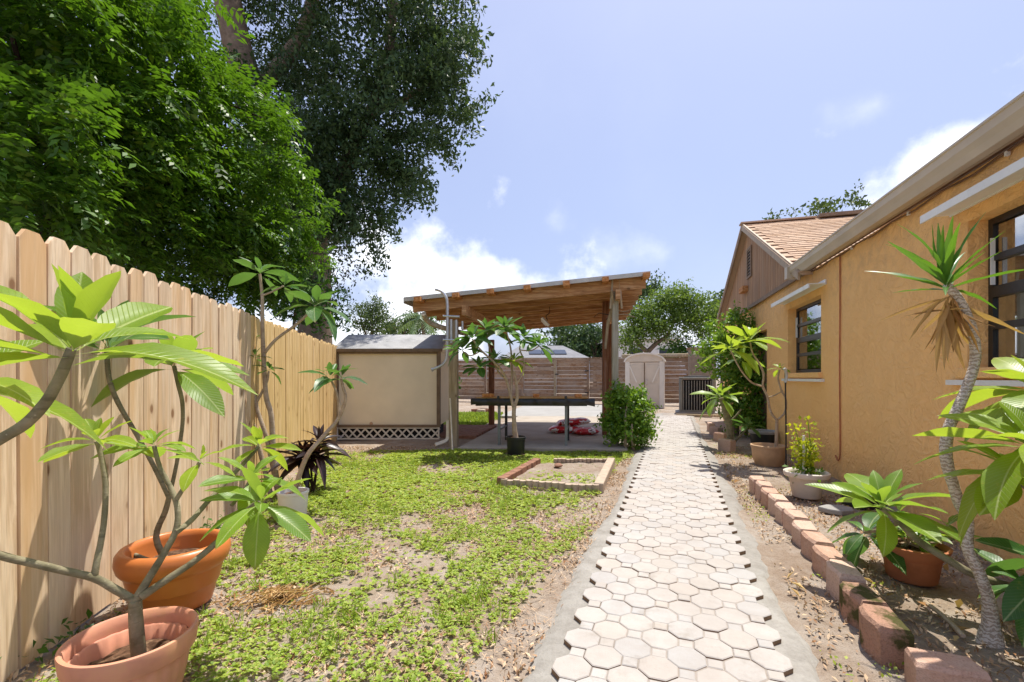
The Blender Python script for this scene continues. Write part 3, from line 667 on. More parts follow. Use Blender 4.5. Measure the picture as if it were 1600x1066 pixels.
# ---------------------------------------------------------------- slab and open shelter
SU = Vector((.997, -.07, 0)); SV = Vector((.172, .985, 0)); SO = Vector((-.89, 7.46, 0))
def SP(u, v, z=0.0): return SO+SU*u+SV*v+Vector((0, 0, z))
def sbox(mb, u0, u1, v0, v1, z0, z1, mi=0):
    return mb.hexa([SP(u0, v0, z0), SP(u1, v0, z0), SP(u1, v1, z0), SP(u0, v1, z0), SP(u0, v0, z1), SP(u1, v0, z1), SP(u1, v1, z1), SP(u0, v1, z1)], mi)
s1 = MB(); sbox(s1, 0, 2.75, 0, 6.2, -.1, .055); o = s1.build('patio_slab', M['slab'], None, bevel=.012); o['kind'] = 'structure'
s2 = MB(); sbox(s2, -.6, 3.4, 6.25, 12.0, -.1, .05); o = s2.build('rear_slab', M['slab_pale'], None, bevel=.012); o['kind'] = 'structure'
def brick_strip():
    e = empty('brick_paving', SP(-.9, 2, 0), None, None); e['kind'] = 'structure'
    m = MB(); m.box((0, 0, 0), (.195, .095, .06)); me = m.mesh('brick'); me.materials.append(M['brick_red']); rnd = random.Random(2)
    for i in range(13):
        for j in range(20):
            u = -1.9+.205*(i*.7)+(.1 if j % 2 else 0); v = 1.55+.105*j
            if u > -.1 or (len(e.children) > 250): continue
            place(me, 'brick', e, SP(u, v, .02+rnd.uniform(-.004, .004)), Quaternion((0, 0, 1), -.07+rnd.uniform(-.03, .03)))
brick_strip()
def shelter():
    e = empty('patio_shelter', SP(0, .6, 0), 'open timber patio shelter with sloping roof over the concrete slab', 'shelter')
    # roof plane: u along front, height rises to the right
    uL, uR, vF, vB = -.98, 3.10, .58, 5.0
    zr = lambda u: 2.60+.092*(u+.98)
    def rb(mb, u0, u1, v0, v1, dz0, dz1, mi=0):
        return mb.hexa([SP(u0, v0, zr(u0)+dz0), SP(u1, v0, zr(u1)+dz0), SP(u1, v1, zr(u1)+dz0), SP(u0, v1, zr(u0)+dz0), SP(u0, v0, zr(u0)+dz1), SP(u1, v0, zr(u1)+dz1), SP(u1, v1, zr(u1)+dz1), SP(u0, v1, zr(u0)+dz1)], mi)
    r = MB(); rb(r, uL-.1, uR+.06, vF-.12, vB+.1, -.008, .012); r.build('roof_sheet', M['roof_metal'], e)
    r = MB(); rb(r, uL-.1, uR+.06, vF-.135, vF-.121, -.055, .016); r.build('drip_edge', M['roof_metal'], e)
    r = MB(); rb(r, uL-.115, uL-.101, vF-.13, vB+.1, -.09, .016); r.build('side_fascia', M['roof_metal'], e)
    n = 16; w = (vB-vF)/n                                             # decking planks between joists
    for i in range(n):
        m = MB(); rb(m, uL, uR, vF+i*w+.004, vF+(i+1)*w-.004, -.034, -.012); m.build('deck_plank', M['joist'], e)
    for i in range(8):
        m = MB(); v = vF+.02+i*(vB-vF-.08)/7; rb(m, uL, uR, v, v+.042, -.235, -.0365); m.build('joist', M['joist'], e)
    for i, x in enumerate((656, 716, 770, 827, 887, 946, 1007)):
        u = (x-645)/(1012-645)*(uR-uL)+uL+.04
        m = MB(); rb(m, u-.055, u+.055, vF-.23, vF+.018, -.095, -.020); m.build('rafter_tail', M['rafter_end'], e)
    # side beams and plates
    for u, v0, v1 in ((-.02, .45, 4.4), (2.62, .45, 4.4)):
        m = MB(); m.hexa([SP(u-.04, v0, zr(u)-.40), SP(u+.04, v0, zr(u)-.40), SP(u+.04, v1, zr(u)-.40), SP(u-.04, v1, zr(u)-.40), SP(u-.04, v0, zr(u)-.237), SP(u+.04, v0, zr(u)-.237), SP(u+.04, v1, zr(u)-.237), SP(u-.04, v1, zr(u)-.237)]); m.build('side_beam', M['joist'], e)
    m = MB(); m.tube([SP(-.7, .35, 2.30), SP(-.66, .6, 2.16), SP(-.2, .75, 2.02), SP(0.0, .62, 1.98)], .045, 6); m.build('knee_brace', M['post_tan'], e)
    def post(p, w, zt, mat):
        m = MB(); m.box((p.x, p.y, zt/2-.02), (w, w, zt+.04), math.atan2(SU.y, SU.x)); return m.build('post', mat, e, bevel=.006)
    p1 = P(709, 690, 8.05); post(p1, .15, 2.2, M['post_tan'])
    p2 = P(961, 690, 7.95); post(p2, .105, zr(2.6)-.22, M['post_green'])
    p3 = P(946, 690, 9.1); post(p3, .12, zr(2.6)-.22, M['post_red'])
    p4 = P(768, 660, 11.5); post(p4, .14, 2.15, M['post_red'])
    p5 = SP(2.65, 4.2); post(p5, .12, zr(2.65)-.22, M['post_red'])
    for dx in (-.10, .10):
        m = MB(); m.beam(p2+Vector((dx, -.07, zr(2.6)-.62)), p2+Vector((dx*.6, -.07, zr(2.6)-.10)), .03, .03); m.build('strut', M['post_tan'], e)
    m = MB(); m.tube([P(946, 545, 8.2), P(950, 505, 8.1), P(957, 480, 7.95), P(956, 455, 7.8)], [.02, .03, .03, .025], 6); m.build('brace', M['post_tan'], e)
    rnd = random.Random(4)
    for k in range(6):
        a = P(958+rnd.uniform(-4, 6), 500+rnd.uniform(-14, 10), 8.1); pts = [a]
        for q in range(4): a = a+Vector((rnd.uniform(-.16, .22), rnd.uniform(-.05, .15), rnd.uniform(-.06, .07))); pts.append(a)
        m = MB(); m.tube(pts, [.011, .010, .008, .006, .004], 5); m.build('dry_vine', M['bark_dark' if k % 2 else 'post_tan'], e)
    # downspout boot
    m = MB(); b = p1+Vector((-.10, -.04, 0)); m.tube([Vector((b.x, b.y, .45)), Vector((b.x, b.y, .16)), Vector((b.x-.04, b.y-.05, .08)), Vector((b.x-.2, b.y-.14, .03))], .04, 4, 2); m.build('downspout', M['pvc'], e)
    # lamp housing under the joists
    lp = P(852, 503, 8.6); e2 = empty('ceiling_light', lp, 'tilted pale light fixture hanging below the shelter roof', 'lamp')
    Mx = Matrix.Rotation(R(48), 3, 'Y') @ Matrix.Rotation(R(20), 3, 'X')
    MB().box(lp, (.20, .10, .045), M=Mx).build('housing', M['pvc'], e2, bevel=.006)
    MB().box(lp+Mx @ Vector((0, -.004, -.034)), (.14, .07, .022), M=Mx).build('diffuser', M['white_pot'], e2, bevel=.004)
    MB().tube([lp+Vector((.05, 0, .02)), lp+Vector((.02, .1, .12)), lp+Vector((.1, .2, .2)), lp+Vector((.1, .25, .32))], .008, 5).build('wire', M['bark_dark'], e2)
    # outdoor shower pipes on the left post
    e3 = empty('shower_pipes', Vector((p1.x-.12, p1.y-.1, 0)), 'galvanised shower pipes with hooked tops clamped to the left shelter post', 'pipe')
    Yp = p1.y-.22
    MB().tube([P(699, 545, Yp), P(699, 478, Yp), P(696, 463, Yp), P(689, 455, Yp), P(680, 452, Yp)], .026, 10, 4).build('tall_pipe', M['galv'], e3, True)
    for x, ya, yb in ((705, 536, 499), (713, 534, 500)): MB().tube([P(x, ya, Yp), P(x, (ya+yb)/2, Yp), P(x, yb, Yp)], .022, 10).build('short_pipe', M['galv'], e3, True)
    MB().tube([P(722.5, 515, Yp+.2), P(722.5, 502, Yp+.2)], .022, 10).build('short_pipe', M['galv'], e3, True)
    MB().tube([P(699, 545, Yp), P(697, 562, Yp), P(690, 571, Yp), P(677, 577, Yp)], .022, 10, 4).build('shower_arm', M['galv'], e3, True)
    MB().tube([P(677, 577, Yp), P(674, 578, Yp-.01)], [.03, .04], 10, 1).build('shower_head', M['galv'], e3, True)
    for y in (494, 531):
        MB().tube([P(692, y, Yp-.02), P(718, y+1, Yp-.02)], .018, 8, 1).build('clamp', M['galv'], e3, True)
    MB().tube([P(703, 622, Yp-.05), P(705, 660, Yp-.12), G(707, 706)], .013, 8).build('drain_pole', M['pvc'], e3, True)
shelter()

# ---------------------------------------------------------------- back fence, resin shed, AC, far houses
BO = G(1080, 634); BD = -PR.copy()       # runs to the left, square to the path
def back_fence():
    e = empty('board_fence', BO+BD*4, 'brown horizontal board fence with gate posts across the back of the yard', 'fence')
    rnd = random.Random(8); zt = 2.06; zb = .10; nb = 11; hh = (zt-zb)/nb
    posts = [0, 2.2, 4.4, 5.95, 7.55, 9.5, 11.5]
    m = MB(); me = None
    for i in range(len(posts)-1):
        a, b = posts[i]+.06, posts[i+1]-.06
        for k in range(nb):
            gap = rnd.choice((.004, .006, .01, .025)) if i < 4 else .006
            z = zb+hh*k; p0 = BO+BD*a; p1 = BO+BD*b; dz = rnd.uniform(-.006, .006)
            m = MB(); m.beam(p0+Vector((0, 0, z+hh/2)), p1+Vector((0, 0, z+hh/2+dz)), .022, hh-gap); m.build('board', M['board'], e)
    for q in posts:
        p = BO+BD*q+PD*-.05; m = MB(); m.box((p.x, p.y, 1.02), (.10, .09, 2.08), math.atan2(PR.y, PR.x)); m.build('post', M['post_tan' if q in (5.95,) else 'board'], e)
    m = MB(); m.beam(BO+Vector((0, 0, zt+.09))+PD*-.02, BO+BD*2.9+Vector((0, 0, zt+.09))+PD*-.02, .16, .16); m.build('top_rail', M['post_tan'], e, bevel=.05)
    m = MB(); m.beam(BO+BD*2.92+Vector((0, 0, zt+.03)), BO+BD*11.5+Vector((0, 0, zt+.03)), .09, .04); m.build('cap_rail', M['board'], e)
    for q, z in ((5.85, 1.35), (4.45, 1.5), (4.45, .5)):
        p = BO+BD*q+PD*-.11; m = MB(); m.box((p.x, p.y, z), (.16, .02, .05), math.atan2(PR.y, PR.x)); m.build('hinge', M['dark_steel'], e)
back_fence()
def resin_shed():
    c = G(1007, 637); d = .9; w = 1.50; zt = 1.86; ang = math.atan2(PR.y, PR.x)
    e = empty('resin_shed', c, 'beige resin garden shed with arched roof and double doors before the back fence', 'shed')
    X = PR; Yv = PD
    def Q(u, v, z): return c+X*u+Yv*v+Vector((0, 0, z))
    def qb(u0, u1, v0, v1, z0, z1): return MB().hexa([Q(u0, v0, z0), Q(u1, v0, z0), Q(u1, v1, z0), Q(u0, v1, z0), Q(u0, v0, z1), Q(u1, v0, z1), Q(u1, v1, z1), Q(u0, v1, z1)])
    qb(-w/2, w/2, .03, d, 0, zt).build('body', M['resin'], e)
    arch = lambda off: [Q(w/2*1.04*math.cos(a)*(1+off), -.02, zt-.03+(.34+off*.7)*math.sin(a)) for a in np.linspace(0, math.pi, 15)]
    m = MB(); m.prism(arch(-.06), Yv*(d+.0)); m.build('tympanum', M['resin'], e)
    a1, a2 = arch(.03), arch(-.06); m = MB(); n = 15
    off = Yv*-.06; vs = [p+off for p in a1]+[p+off for p in a2]+[p+Yv*(d+.1) for p in a1]+[p+Yv*(d+.1) for p in a2]
    m.add(vs, [(i, i+1, n+i+1, n+i) for i in range(n-1)]+[(i, 2*n+i, 2*n+i+1, i+1) for i in range(n-1)]+[(n+i, n+i+1, 3*n+i+1, 3*n+i) for i in range(n-1)]+[(2*n+i, 3*n+i, 3*n+i+1, 2*n+i+1) for i in range(n-1)]+[(0, n, 3*n, 2*n), (n-1, 3*n-1, 4*n-1, 2*n-1)])
    m.build('arched_roof', M['resin_light'], e, True)
    for s in (-1, 1):
        qb(min(s*.02, s*.6), max(s*.02, s*.6), -.01, .028, .08, zt-.06).build('door', M['resin'], e, bevel=.01)
        dr = e.children[-1]
        qb(min(s*.10, s*.52), max(s*.10, s*.52), -.022, -.011, 1.02, zt-.16).build('door_panel', M['resin'], dr, bevel=.01)
        qb(min(s*.10, s*.52), max(s*.10, s*.52), -.022, -.011, .16, .94).build('door_panel', M['resin'], dr, bevel=.01)
        a, b = s*.57, s*.30; MB().beam(Q(a, -.028, zt-.2), Q(b, -.028, 1.0), .02, .05).build('brace', M['resin_light'], dr)
        qb(s*.66-.09, s*.66+.09, -.03, .028, 0, zt-.03).build('jamb', M['resin_light'], e, bevel=.01)
    MB().tube([Q(.05, -.03, 1.12), Q(.09, -.09, 1.06), Q(.09, -.09, .98), Q(.05, -.03, .9)], .018, 6).build('handle', M['white_pot'], e, True)
    MB().beam(Q(0, -.02, .1), Q(0, -.02, zt-.08), .02, .02, (0, 1, 0)).build('gap_shade_strip', M['trim_brown'], e)  # solid brown strip drawn as the shaded gap where the doors meet
resin_shed()
def ac_unit():
    c = P(1088, 643, 14.9); c.z = 0; ang = math.atan2(PR.y, PR.x)
    pad = MB(); pad.box((c.x, c.y, .04), (1.3, 1.2, .12), ang); o = pad.build('concrete_pad', M['slab_pale'], None, bevel=.01); tag(o, 'concrete pad under the grey air conditioner', 'pad')
    e = empty('air_conditioner', (c.x, c.y, .1), 'dark grey louvred air conditioner unit near the house corner', 'air conditioner')
    X = PR; Yv = PD; w = 1.06; h = 1.06
    def Q(u, v, z): return Vector((c.x, c.y, .1))+X*u+Yv*v+Vector((0, 0, z))
    m = MB(); m.box(Q(0, 0, h/2), (w-.14, w-.14, h-.06), ang); m.build('coil', M['black'], e)
    for sx in (-1, 1):
        for sy in (-1, 1): MB().box(Q(sx*(w/2-.05), sy*(w/2-.05), h/2), (.10, .10, h), ang).build('corner_post', M['ac'], e, bevel=.02)
    MB().box(Q(0, 0, h+.025), (w+.02, w+.02, .05), ang).build('top_cover', M['ac'], e, bevel=.015)
    MB().box(Q(0, 0, .03), (w-.01, w-.01, .06), ang).build('base', M['ac'], e)
    MB().lathe([(.38, 0), (.40, .03), (.1, .05), (.01, .05)], Q(0, 0, h+.05), 24).build('fan_guard', M['dark_steel'], e)
    for k in range(11):
        u = -w/2+.13+k*(w-.26)/10
        MB().box(Q(u, -w/2+.03, h/2), (.014, .02, h-.12), ang).build('grille_bar', M['ac_fin'], e)
        MB().box(Q(-w/2+.03, u, h/2), (.02, .014, h-.12), ang).build('grille_bar', M['ac_fin'], e)
    for k, (a, b, lab) in enumerate(((P(1056, 648, 14.2), P(1125, 651, 13.7), 'long weathered plank lying before the air conditioner pad, nearer one'), (P(1068, 645, 14.3), P(1128, 647, 14.0), 'weathered plank lying against the air conditioner pad, farther one'))):
        a.z = b.z = .04+.0*k; m = MB(); m.beam(a, b, .12, .05); tag(m.build('plank', M['post_tan'], None), lab, 'plank')
ac_unit()
def enclosure():
    c = P(1096, 640, 17.2); c.z = 0; e = empty('siding_enclosure', c, 'taupe lap-sided utility enclosure behind the air conditioner', 'enclosure'); ang = math.atan2(PR.y, PR.x); h = 2.25
    MB().box((c.x, c.y, h/2), (.92, .9, h), ang).build('core', M['siding'], e)
    for k in range(18):
        z = .06+k*.122; p = c-PD*.46
        m = MB(); m.box((p.x, p.y, z+.06), (.76, .02, .118), ang, rx=R(4)); m.build('lap_board', M['siding'], e)
    for s in (-1, 1):
        p = c-PD*.46+PR*(s*.42); MB().box((p.x, p.y, h/2), (.09, .05, h), ang).build('corner_board', M['siding'], e)
    MB().box((c.x, c.y, h+.03), (1.04, 1.02, .06), ang).build('cap', M['trim_brown'], e)
enclosure()
def far_house(name, label, x0, x1, Y, ztop, zeave, roofmat, panel, win):
    X0, X1 = (x0-800)/F*Y, (x1-800)/F*Y; e = empty(name, ((X0+X1)/2, Y, 0), label, 'house')
    MB().box(((X0+X1)/2, Y+4, zeave/2), (X1-X0, 8, zeave)).build('wall', M['house_far'], e)
    r = MB(); o = .4; r.add([(X0-o, Y-o, zeave), (X1+o, Y-o, zeave), (X1+o, Y+8+o, zeave), (X0-o, Y+8+o, zeave), (X0+1.2, Y+4, ztop), (X1-1.2, Y+4, ztop)], [(0, 1, 5, 4), (1, 2, 5), (2, 3, 4, 5), (3, 0, 4), (3, 2, 1, 0)]); rf = r.build('roof', roofmat, e)
    if panel:
        n = Vector((0, -(ztop-zeave), 4+o)).normalized(); a = (X0+X1)/2-.1
        for k in range(3):
            q = MB(); c = Vector((a+k*1.02-.6, Y+1.3, zeave+(1.3+o)/(4+o)*(ztop-zeave)+.06)); q.box(c, (.98, 1.5, .05), rx=math.atan2(ztop-zeave, 4+o)); q.build('solar_panel', M['panel'], rf)
    for (wx, wz) in win:
        c = Vector(((wx-800)/F*Y, Y-.02, wz)); w = MB(); w.box(c, (1.3, .06, 1.2)); f = w.build('window', M['white_metal'], e); MB().box(c+Vector((0, -.035, 0)), (1.1, .02, 1.0)).build('pane', M['panel'], f)
far_house('neighbour_house', 'white house with dark grey shingle roof and solar panels beyond the back fence', 790, 912, 36, 4.0, 2.75, M['roof_far'], True, [(850, 1.7)])
far_house('neighbour_house', 'pale house with small window behind the light green tree', 962, 1062, 38, 6.0, 4.4, M['roof_far'], False, [(994, 3.1), (1040, 3.1)])

# ================================================================ foliage tools
def unit(a): return a/np.maximum(1e-9, np.linalg.norm(a, axis=-1, keepdims=True))
def leaves(pts, size, up=.5, fold=.12, aspect=.5, droop=0.0, outward=None):
    N = len(pts); a = unit(rng.normal(size=(N, 3))+np.array([0, 0, -droop])); n = rng.normal(size=(N, 3))+np.array([0, 0, up*2])
    if outward is not None: n = n+outward*1.2
    n = unit(n-a*np.sum(a*n, -1, keepdims=True)); b = np.cross(n, a); s = (size*rng.uniform(.5, 1.4, N))[:, None]
    base = pts-a*s*.5; tip = pts+a*s*.5; w = s*aspect*.5
    V = np.stack([base, pts+b*w+n*fold*s, tip, pts-b*w+n*fold*s], 1).reshape(-1, 3)
    return V, np.arange(N*4).reshape(-1, 4)
def fronds(base, dirs, length, pairs, leaf, droop=.25):     # pinnate leaves
    N = len(base); d = unit(dirs); side = unit(np.cross(d, np.array([0, 0, 1.0])+.01*rng.normal(size=(N, 3)))); up = np.cross(side, d); Vs = []
    for k in range(pairs):
        t = (k+.8)/pairs; c = base+d*(length*t)[:, None]-np.array([0, 0, 1.0])*(droop*length*t*t)[:, None]
        for s in (-1, 1):
            l = unit(side*s+d*.45-np.array([0, 0, .35])+.2*rng.normal(size=(N, 3))); w = unit(np.cross(l, up)); ln = (leaf*rng.uniform(.8, 1.2, N)*(1-.25*abs(t-.5)))[:, None]
            Vs.append(np.stack([c, c+l*ln*.5+w*ln*.22+up*ln*.04, c+l*ln-np.array([0, 0, .12])*ln, c+l*ln*.5-w*ln*.22+up*ln*.04], 1))
    V = np.concatenate(Vs, 0).reshape(-1, 3); return V, np.arange(len(V)).reshape(-1, 4)
def ball(n, inner=.0):
    v = unit(rng.normal(size=(n, 3))); return v*(rng.uniform(inner**3, 1, n)**(1/3))[:, None]
def clumped(blobs, per, k_per, rc, spray=0.0):    # blobs: (centre, radii); sprays of leaves in each
    out, nr = [], []
    for c, r in blobs:
        c = np.array(c); r = np.array(r if hasattr(r, '__len__') else (r, r, r)); K = max(3, int(k_per*np.prod(r)**.6667))
        ce = ball(K, .35)*rng.uniform(.78, 1.16, K)[:, None]; cc = c+ce*r; n = max(5, int(per))
        d = unit(unit(ce)+rng.normal(size=(K, 3))*.6+np.array([0, 0, -.25])); t = rng.uniform(-.6, 1, K*n)
        p = np.repeat(cc, n, 0)+np.repeat(d, n, 0)*(t*spray)[:, None]+rng.normal(size=(K*n, 3))*(rc*(1-.45*np.abs(t)))[:, None]*np.array([1, 1, .65]); out.append(p); nr.append(np.repeat(unit(ce), n, 0))
    return np.concatenate(out), np.concatenate(nr)
def tree(name, label, cat, base, trunks, blobs, mat, per=30, k_per=30, rc=.18, size=.08, bark='bark', up=.3, aspect=.5, group=None, droop=0.0, pinn=None, spray=None):
    e = empty(name, base, label, cat, group)
    t = MB()
    for pts, rad in trunks: t.tube(pts, rad, 10, 3, True, .06)
    t.build('trunk', M[bark], e, True, auto=70)
    p, nr = clumped(blobs, per, k_per, rc, rc*1.8 if spray is None else spray)
    if pinn:
        d = unit(nr*np.array([1, 1, .5])+rng.normal(size=p.shape)*.7+np.array([0, 0, -.1])); V, Q = fronds(p, d, rng.uniform(.7, 1.2, len(p))*pinn[0], pinn[1], pinn[2])
    else: V, Q = leaves(p, size, up, aspect=aspect, droop=droop, outward=nr)
    big_mesh('crown', V, Q, M[mat], e)
    return e
def ell(x, y, Y, r): return (P(x, y, Y), r)

# tree behind the left fence
hb = [ell(385, 432, 7.6, .5), ell(440, 425, 8.2, .5), ell(290, 405, 7.0, .5), ell(250, 400, 6.3, .6), ell(335, 420, 7.4, .6), ell(160, 370, 5.4, .55), ell(95, 345, 4.7, .5), ell(10, 40, 4.0, .95), ell(150, 10, 4.9, 1.1), ell(30, 200, 3.7, .75), ell(190, 170, 5.0, 1.0), ell(110, 285, 4.4, .7), ell(290, 210, 6.1, .95), ell(385, 225, 6.7, .8),
      ell(300, 320, 6.1, .85), ell(425, 320, 7.2, .72), ell(395, 390, 7.2, .6), ell(225, 365, 5.3, .55), ell(455, 365, 7.7, .45), ell(235, 90, 5.8, .8), ell(20, 320, 3.6, .45), ell(90, 120, 4.6, 1.0), ell(345, 290, 7.4, 1.0), ell(180, 300, 6.3, 1.0)]
hbase = FP(4.2, -1.6)
tk = lambda *p: [Vector(q) for q in p]
tree('leafy_tree', 'bright green feathery-leaved tree crowding over the weathered picket fence', 'tree', hbase,
     [(tk(hbase, P(75, 330, 4.6), P(88, 180, 4.7), P(120, 60, 4.9), P(150, -60, 5)), [.06, .05, .045, .035, .02]), (tk(hbase+Vector((.1, .1, 0)), P(60, 300, 4.6), P(52, 200, 4.4), P(20, 60, 4.2)), [.05, .035, .03, .02]),
      (tk(P(82, 250, 4.7), P(200, 230, 5.3), P(290, 175, 6.0), P(345, 160, 6.4), P(420, 190, 6.8)), [.035, .03, .025, .02, .01]), (tk(hbase+Vector((-.6, 2.2, 0)), P(250, 330, 6.4), P(330, 240, 6.8), P(380, 200, 6.9)), [.06, .045, .03, .015])],
     hb, 'hedge', per=13, k_per=50, rc=.11, bark='bark_dark', pinn=(.27, 5, .095), spray=.22)
# big oak
ob = [ell(575, 60, 13.5, (2.4, 2.2, 1.8)), ell(690, 40, 12.6, (1.0, 1.4, 1.2)), ell(630, 175, 13, (1.7, 1.7, 1.4)), ell(705, 120, 12.4, (.65, 1.0, .7)), ell(560, 250, 13.4, (1.7, 1.6, 1.1)), ell(640, 280, 12.8, (.8, 1.0, .6)), ell(470, 200, 14.6, (2.0, 1.6, 2.2)),
      ell(455, 60, 15.4, (1.6, 1.5, 1.6)), ell(540, 345, 13.2, (.95, 1.2, .65)), ell(600, -120, 13.5, (3.0, 2.5, 2.0)), ell(470, -160, 15, (3.0, 2.6, 2.2)), ell(735, 170, 12.4, (.35, .5, .35)), ell(690, 215, 12.5, (.5, .6, .4)), ell(500, 320, 12.8, (1.0, .7, 1.0)), ell(440, 290, 12.9, (1.1, .7, 1.3)), ell(485, 425, 12.6, (.7, .6, .8)), ell(390, 130, 12.9, (.9, .6, .9)), ell(520, 200, 12.6, (.9, .7, 1.0)), ell(580, 385, 13, (.45, .6, .35)), ell(600, 330, 13, (.6, .7, .4)), ell(250, 30, 15.5, (1.6, 1.5, 1.1)), ell(490, 300, 14.6, (1.3, 1.2, 1.2)), ell(300, -120, 15, (3, 2, 1.6))]
otree = P(492, 590, 14.4); otree.z = 0
tree('oak_tree', 'huge dark oak towering behind the fence with thick leaning trunks', 'tree', otree,
     [(tk(otree, P(492, 470, 14.4), P(488, 400, 14.4), P(440, 260, 14.4), P(385, 120, 14.2), P(350, -30, 14), P(320, -220, 14)), [.62, .5, .46, .44, .42, .38, .25]),
      (tk(P(488, 420, 14.4), P(505, 355, 14.2), P(545, 250, 13.8), P(600, 120, 13.4), P(620, -40, 13.2)), [.30, .26, .22, .16, .08]), (tk(P(395, 150, 14.3), P(470, 60, 14.3), P(500, -60, 14.2)), [.28, .22, .15]),
      (tk(P(575, 180, 13.6), P(640, 150, 13), P(700, 110, 12.6)), [.12, .08, .03])],
     ob, 'oak_leaf', per=58, k_per=46, rc=.19, size=.15, spray=.62, up=.2, aspect=.42, droop=.5)
db = [ell(510, 425, 11.0, (.6, .6, .75)), ell(540, 410, 11.0, (.45, .5, .45)), ell(495, 385, 11.2, (.5, .5, .5))]
tree('dusky_tree', 'small dusky tree between the oak trunk and the cloud above the shed', 'tree', P(500, 673, 11), [(tk(Vector((P(500, 0, 11).x, 11, 0)), P(503, 480, 11), P(515, 400, 11)), [.07, .05, .02])], db, 'dusk_leaf', per=22, k_per=40, rc=.16, size=.075)
sb = [ell(455, 455, 9.0, (.6, .7, .45)), ell(500, 482, 9.4, (.45, .5, .4)), ell(400, 430, 8.0, (.6, .6, .45)), ell(340, 400, 7.2, (.6, .6, .5))]
tree('fence_shrub', 'dark glossy shrub rising just behind the honey pickets', 'shrub', FP(8.6, -.8), [(tk(FP(8.6, -.8), P(460, 500, 9), P(470, 460, 9)), [.04, .03, .01])], sb, 'bush_dark', per=36, k_per=80, rc=.15, size=.16, aspect=.28, droop=.4)
# background trees
def simple_tree(name, label, x, y, Y, rx, rz, mat, per=30, k=26, rc=.4, size=.3, bark='bark', blobs=5, group=None):
    c = P(x, y, Y); b = []
    rnd = random.Random(int(x*7+y))
    for i in range(blobs): b.append((c+Vector((rnd.uniform(-.6, .6)*rx, rnd.uniform(-.5, .5)*rx, rnd.uniform(-.55, .5)*rz)), (rx*.5, rx*.5, rz*.48)))
    base = Vector((c.x, Y, 0)); tr = [(tk(base, base*.6+c*.4, c+Vector((.1, 0, -.1*rz))), [rx*.09, rx*.07, rx*.03])]
    for i in range(3): tr.append((tk(base*.45+c*.55, b[i][0]), [rx*.05, rx*.015]))
    return tree(name, label, 'tree', base, tr, b, mat, per=per, k_per=k, rc=rc, size=size, bark=bark, group=group)
simple_tree('round_tree', 'round airy tree rising behind the beige shed against the cloud', 580, 495, 36, 2.2, 2.5, 'pine', 34, 16, .32, .22)
simple_tree('round_tree', 'low dark green tree just above the middle of the shed roof', 630, 515, 33, 2.1, 1.3, 'pine', 34, 20, .3, .24)
simple_tree('round_tree', 'dark tree mass above the grey house roof under the shelter', 885, 530, 48, 4.4, 2.6, 'oak_leaf', 34, 7, .5, .4)
simple_tree('round_tree', 'dark oak seen between the shelter posts beyond the back fence', 930, 528, 44, 2.6, 2.6, 'oak_leaf', 34, 9, .45, .36)
simple_tree('round_tree', 'dark crown peeking over the light green tree beside the shelter roof', 1010, 462, 46, 2.2, 2.0, 'oak_leaf', 34, 9, .45, .36)
simple_tree('round_tree', 'far dark tree seen left of the brown gable', 1128, 470, 40, 1.6, 1.8, 'oak_leaf', 30, 9, .4, .34)
simple_tree('round_tree', 'dense green bush behind the back fence right of the resin shed', 1075, 540, 24, 1.3, .9, 'bush_dark', 36, 26, .25, .17)
cb = [ell(1040, 495, 24, (1.6, 1.4, 1.2)), ell(1000, 500, 24, (.9, 1, .9)), ell(1090, 490, 24, (1.2, 1.2, 1.0)), ell(1050, 465, 24, (1.1, 1.1, .6)), ell(1110, 510, 24, (.7, .9, .9)), ell(985, 530, 23.4, (.5, .7, .6))]
cbase = Vector((P(1012, 0, 24).x, 24, 0))
tree('light_green_tree', 'light green spreading tree with forked trunk behind the resin shed', 'tree', cbase, [(tk(cbase, P(1012, 556, 24), P(1010, 549, 24), P(994, 532, 24), P(985, 500, 24)), [.16, .15, .13, .09, .03]), (tk(P(1011, 551, 24), P(1024, 538, 24), P(1045, 520, 24), P(1060, 480, 24)), [.13, .12, .08, .03])], cb, 'crape_leaf', per=34, k_per=80, rc=.24, size=.15)
rb_ = [ell(1300, 322, 17, (.75, .7, .35)), ell(1345, 322, 17, (.35, .5, .4)), ell(1258, 338, 17, (.4, .5, .2)), ell(1320, 370, 17, (1.3, 1, .6)), ell(1208, 342, 17, (.1, .2, .18)), ell(1335, 310, 17, (.2, .3, .2))]
rbase = Vector((P(1310, 0, 17).x, 17, 0))
tree('roof_oak_tree', 'oak crown showing above the tan shingled ridge', 'tree', rbase, [(tk(rbase, P(1310, 400, 17), P(1305, 340, 17)), [.3, .2, .03])], rb_, 'pine', per=26, k_per=34, rc=.17, size=.16)
def palm():
    c = P(660, 500, 27); base = Vector((c.x, 27, 0)); e = empty('palm_tree', base, 'feathery palm showing between the shed roof and the shelter', 'palm')
    MB().tube(tk(base, base*.5+c*.5+Vector((.2, 0, 0)), c), [.16, .13, .11], 8).build('trunk', M['bark'], e, True)
    V, Q, o = [], [], 0
    for k in range(16):
        az = k*2.4; L = random.uniform(1.5, 2.1); el = random.uniform(.1, .95); pts = []
        for i in range(12):
            t = i/11; r = L*t*math.cos(el*(1-.3*t)); z = L*(t*math.sin(el)-.75*t*t); pts.append(c+Vector((math.cos(az)*r, math.sin(az)*r, z)))
        for i in range(1, 12):
            for s in (-1, 1):
                d = (pts[i]-pts[i-1]).normalized(); sd = Vector((-math.sin(az), math.cos(az), 0))*s
                l = .42*(1-.6*abs(i/11-.4)); tip = pts[i]+sd*l+d*l*.5-Vector((0, 0, l*.45)); V += [pts[i-1], pts[i], tip]; Q.append((o, o+1, o+2)); o += 3
    big_mesh('fronds', [tuple(v) for v in V], Q, M['palm'], e)
palm()

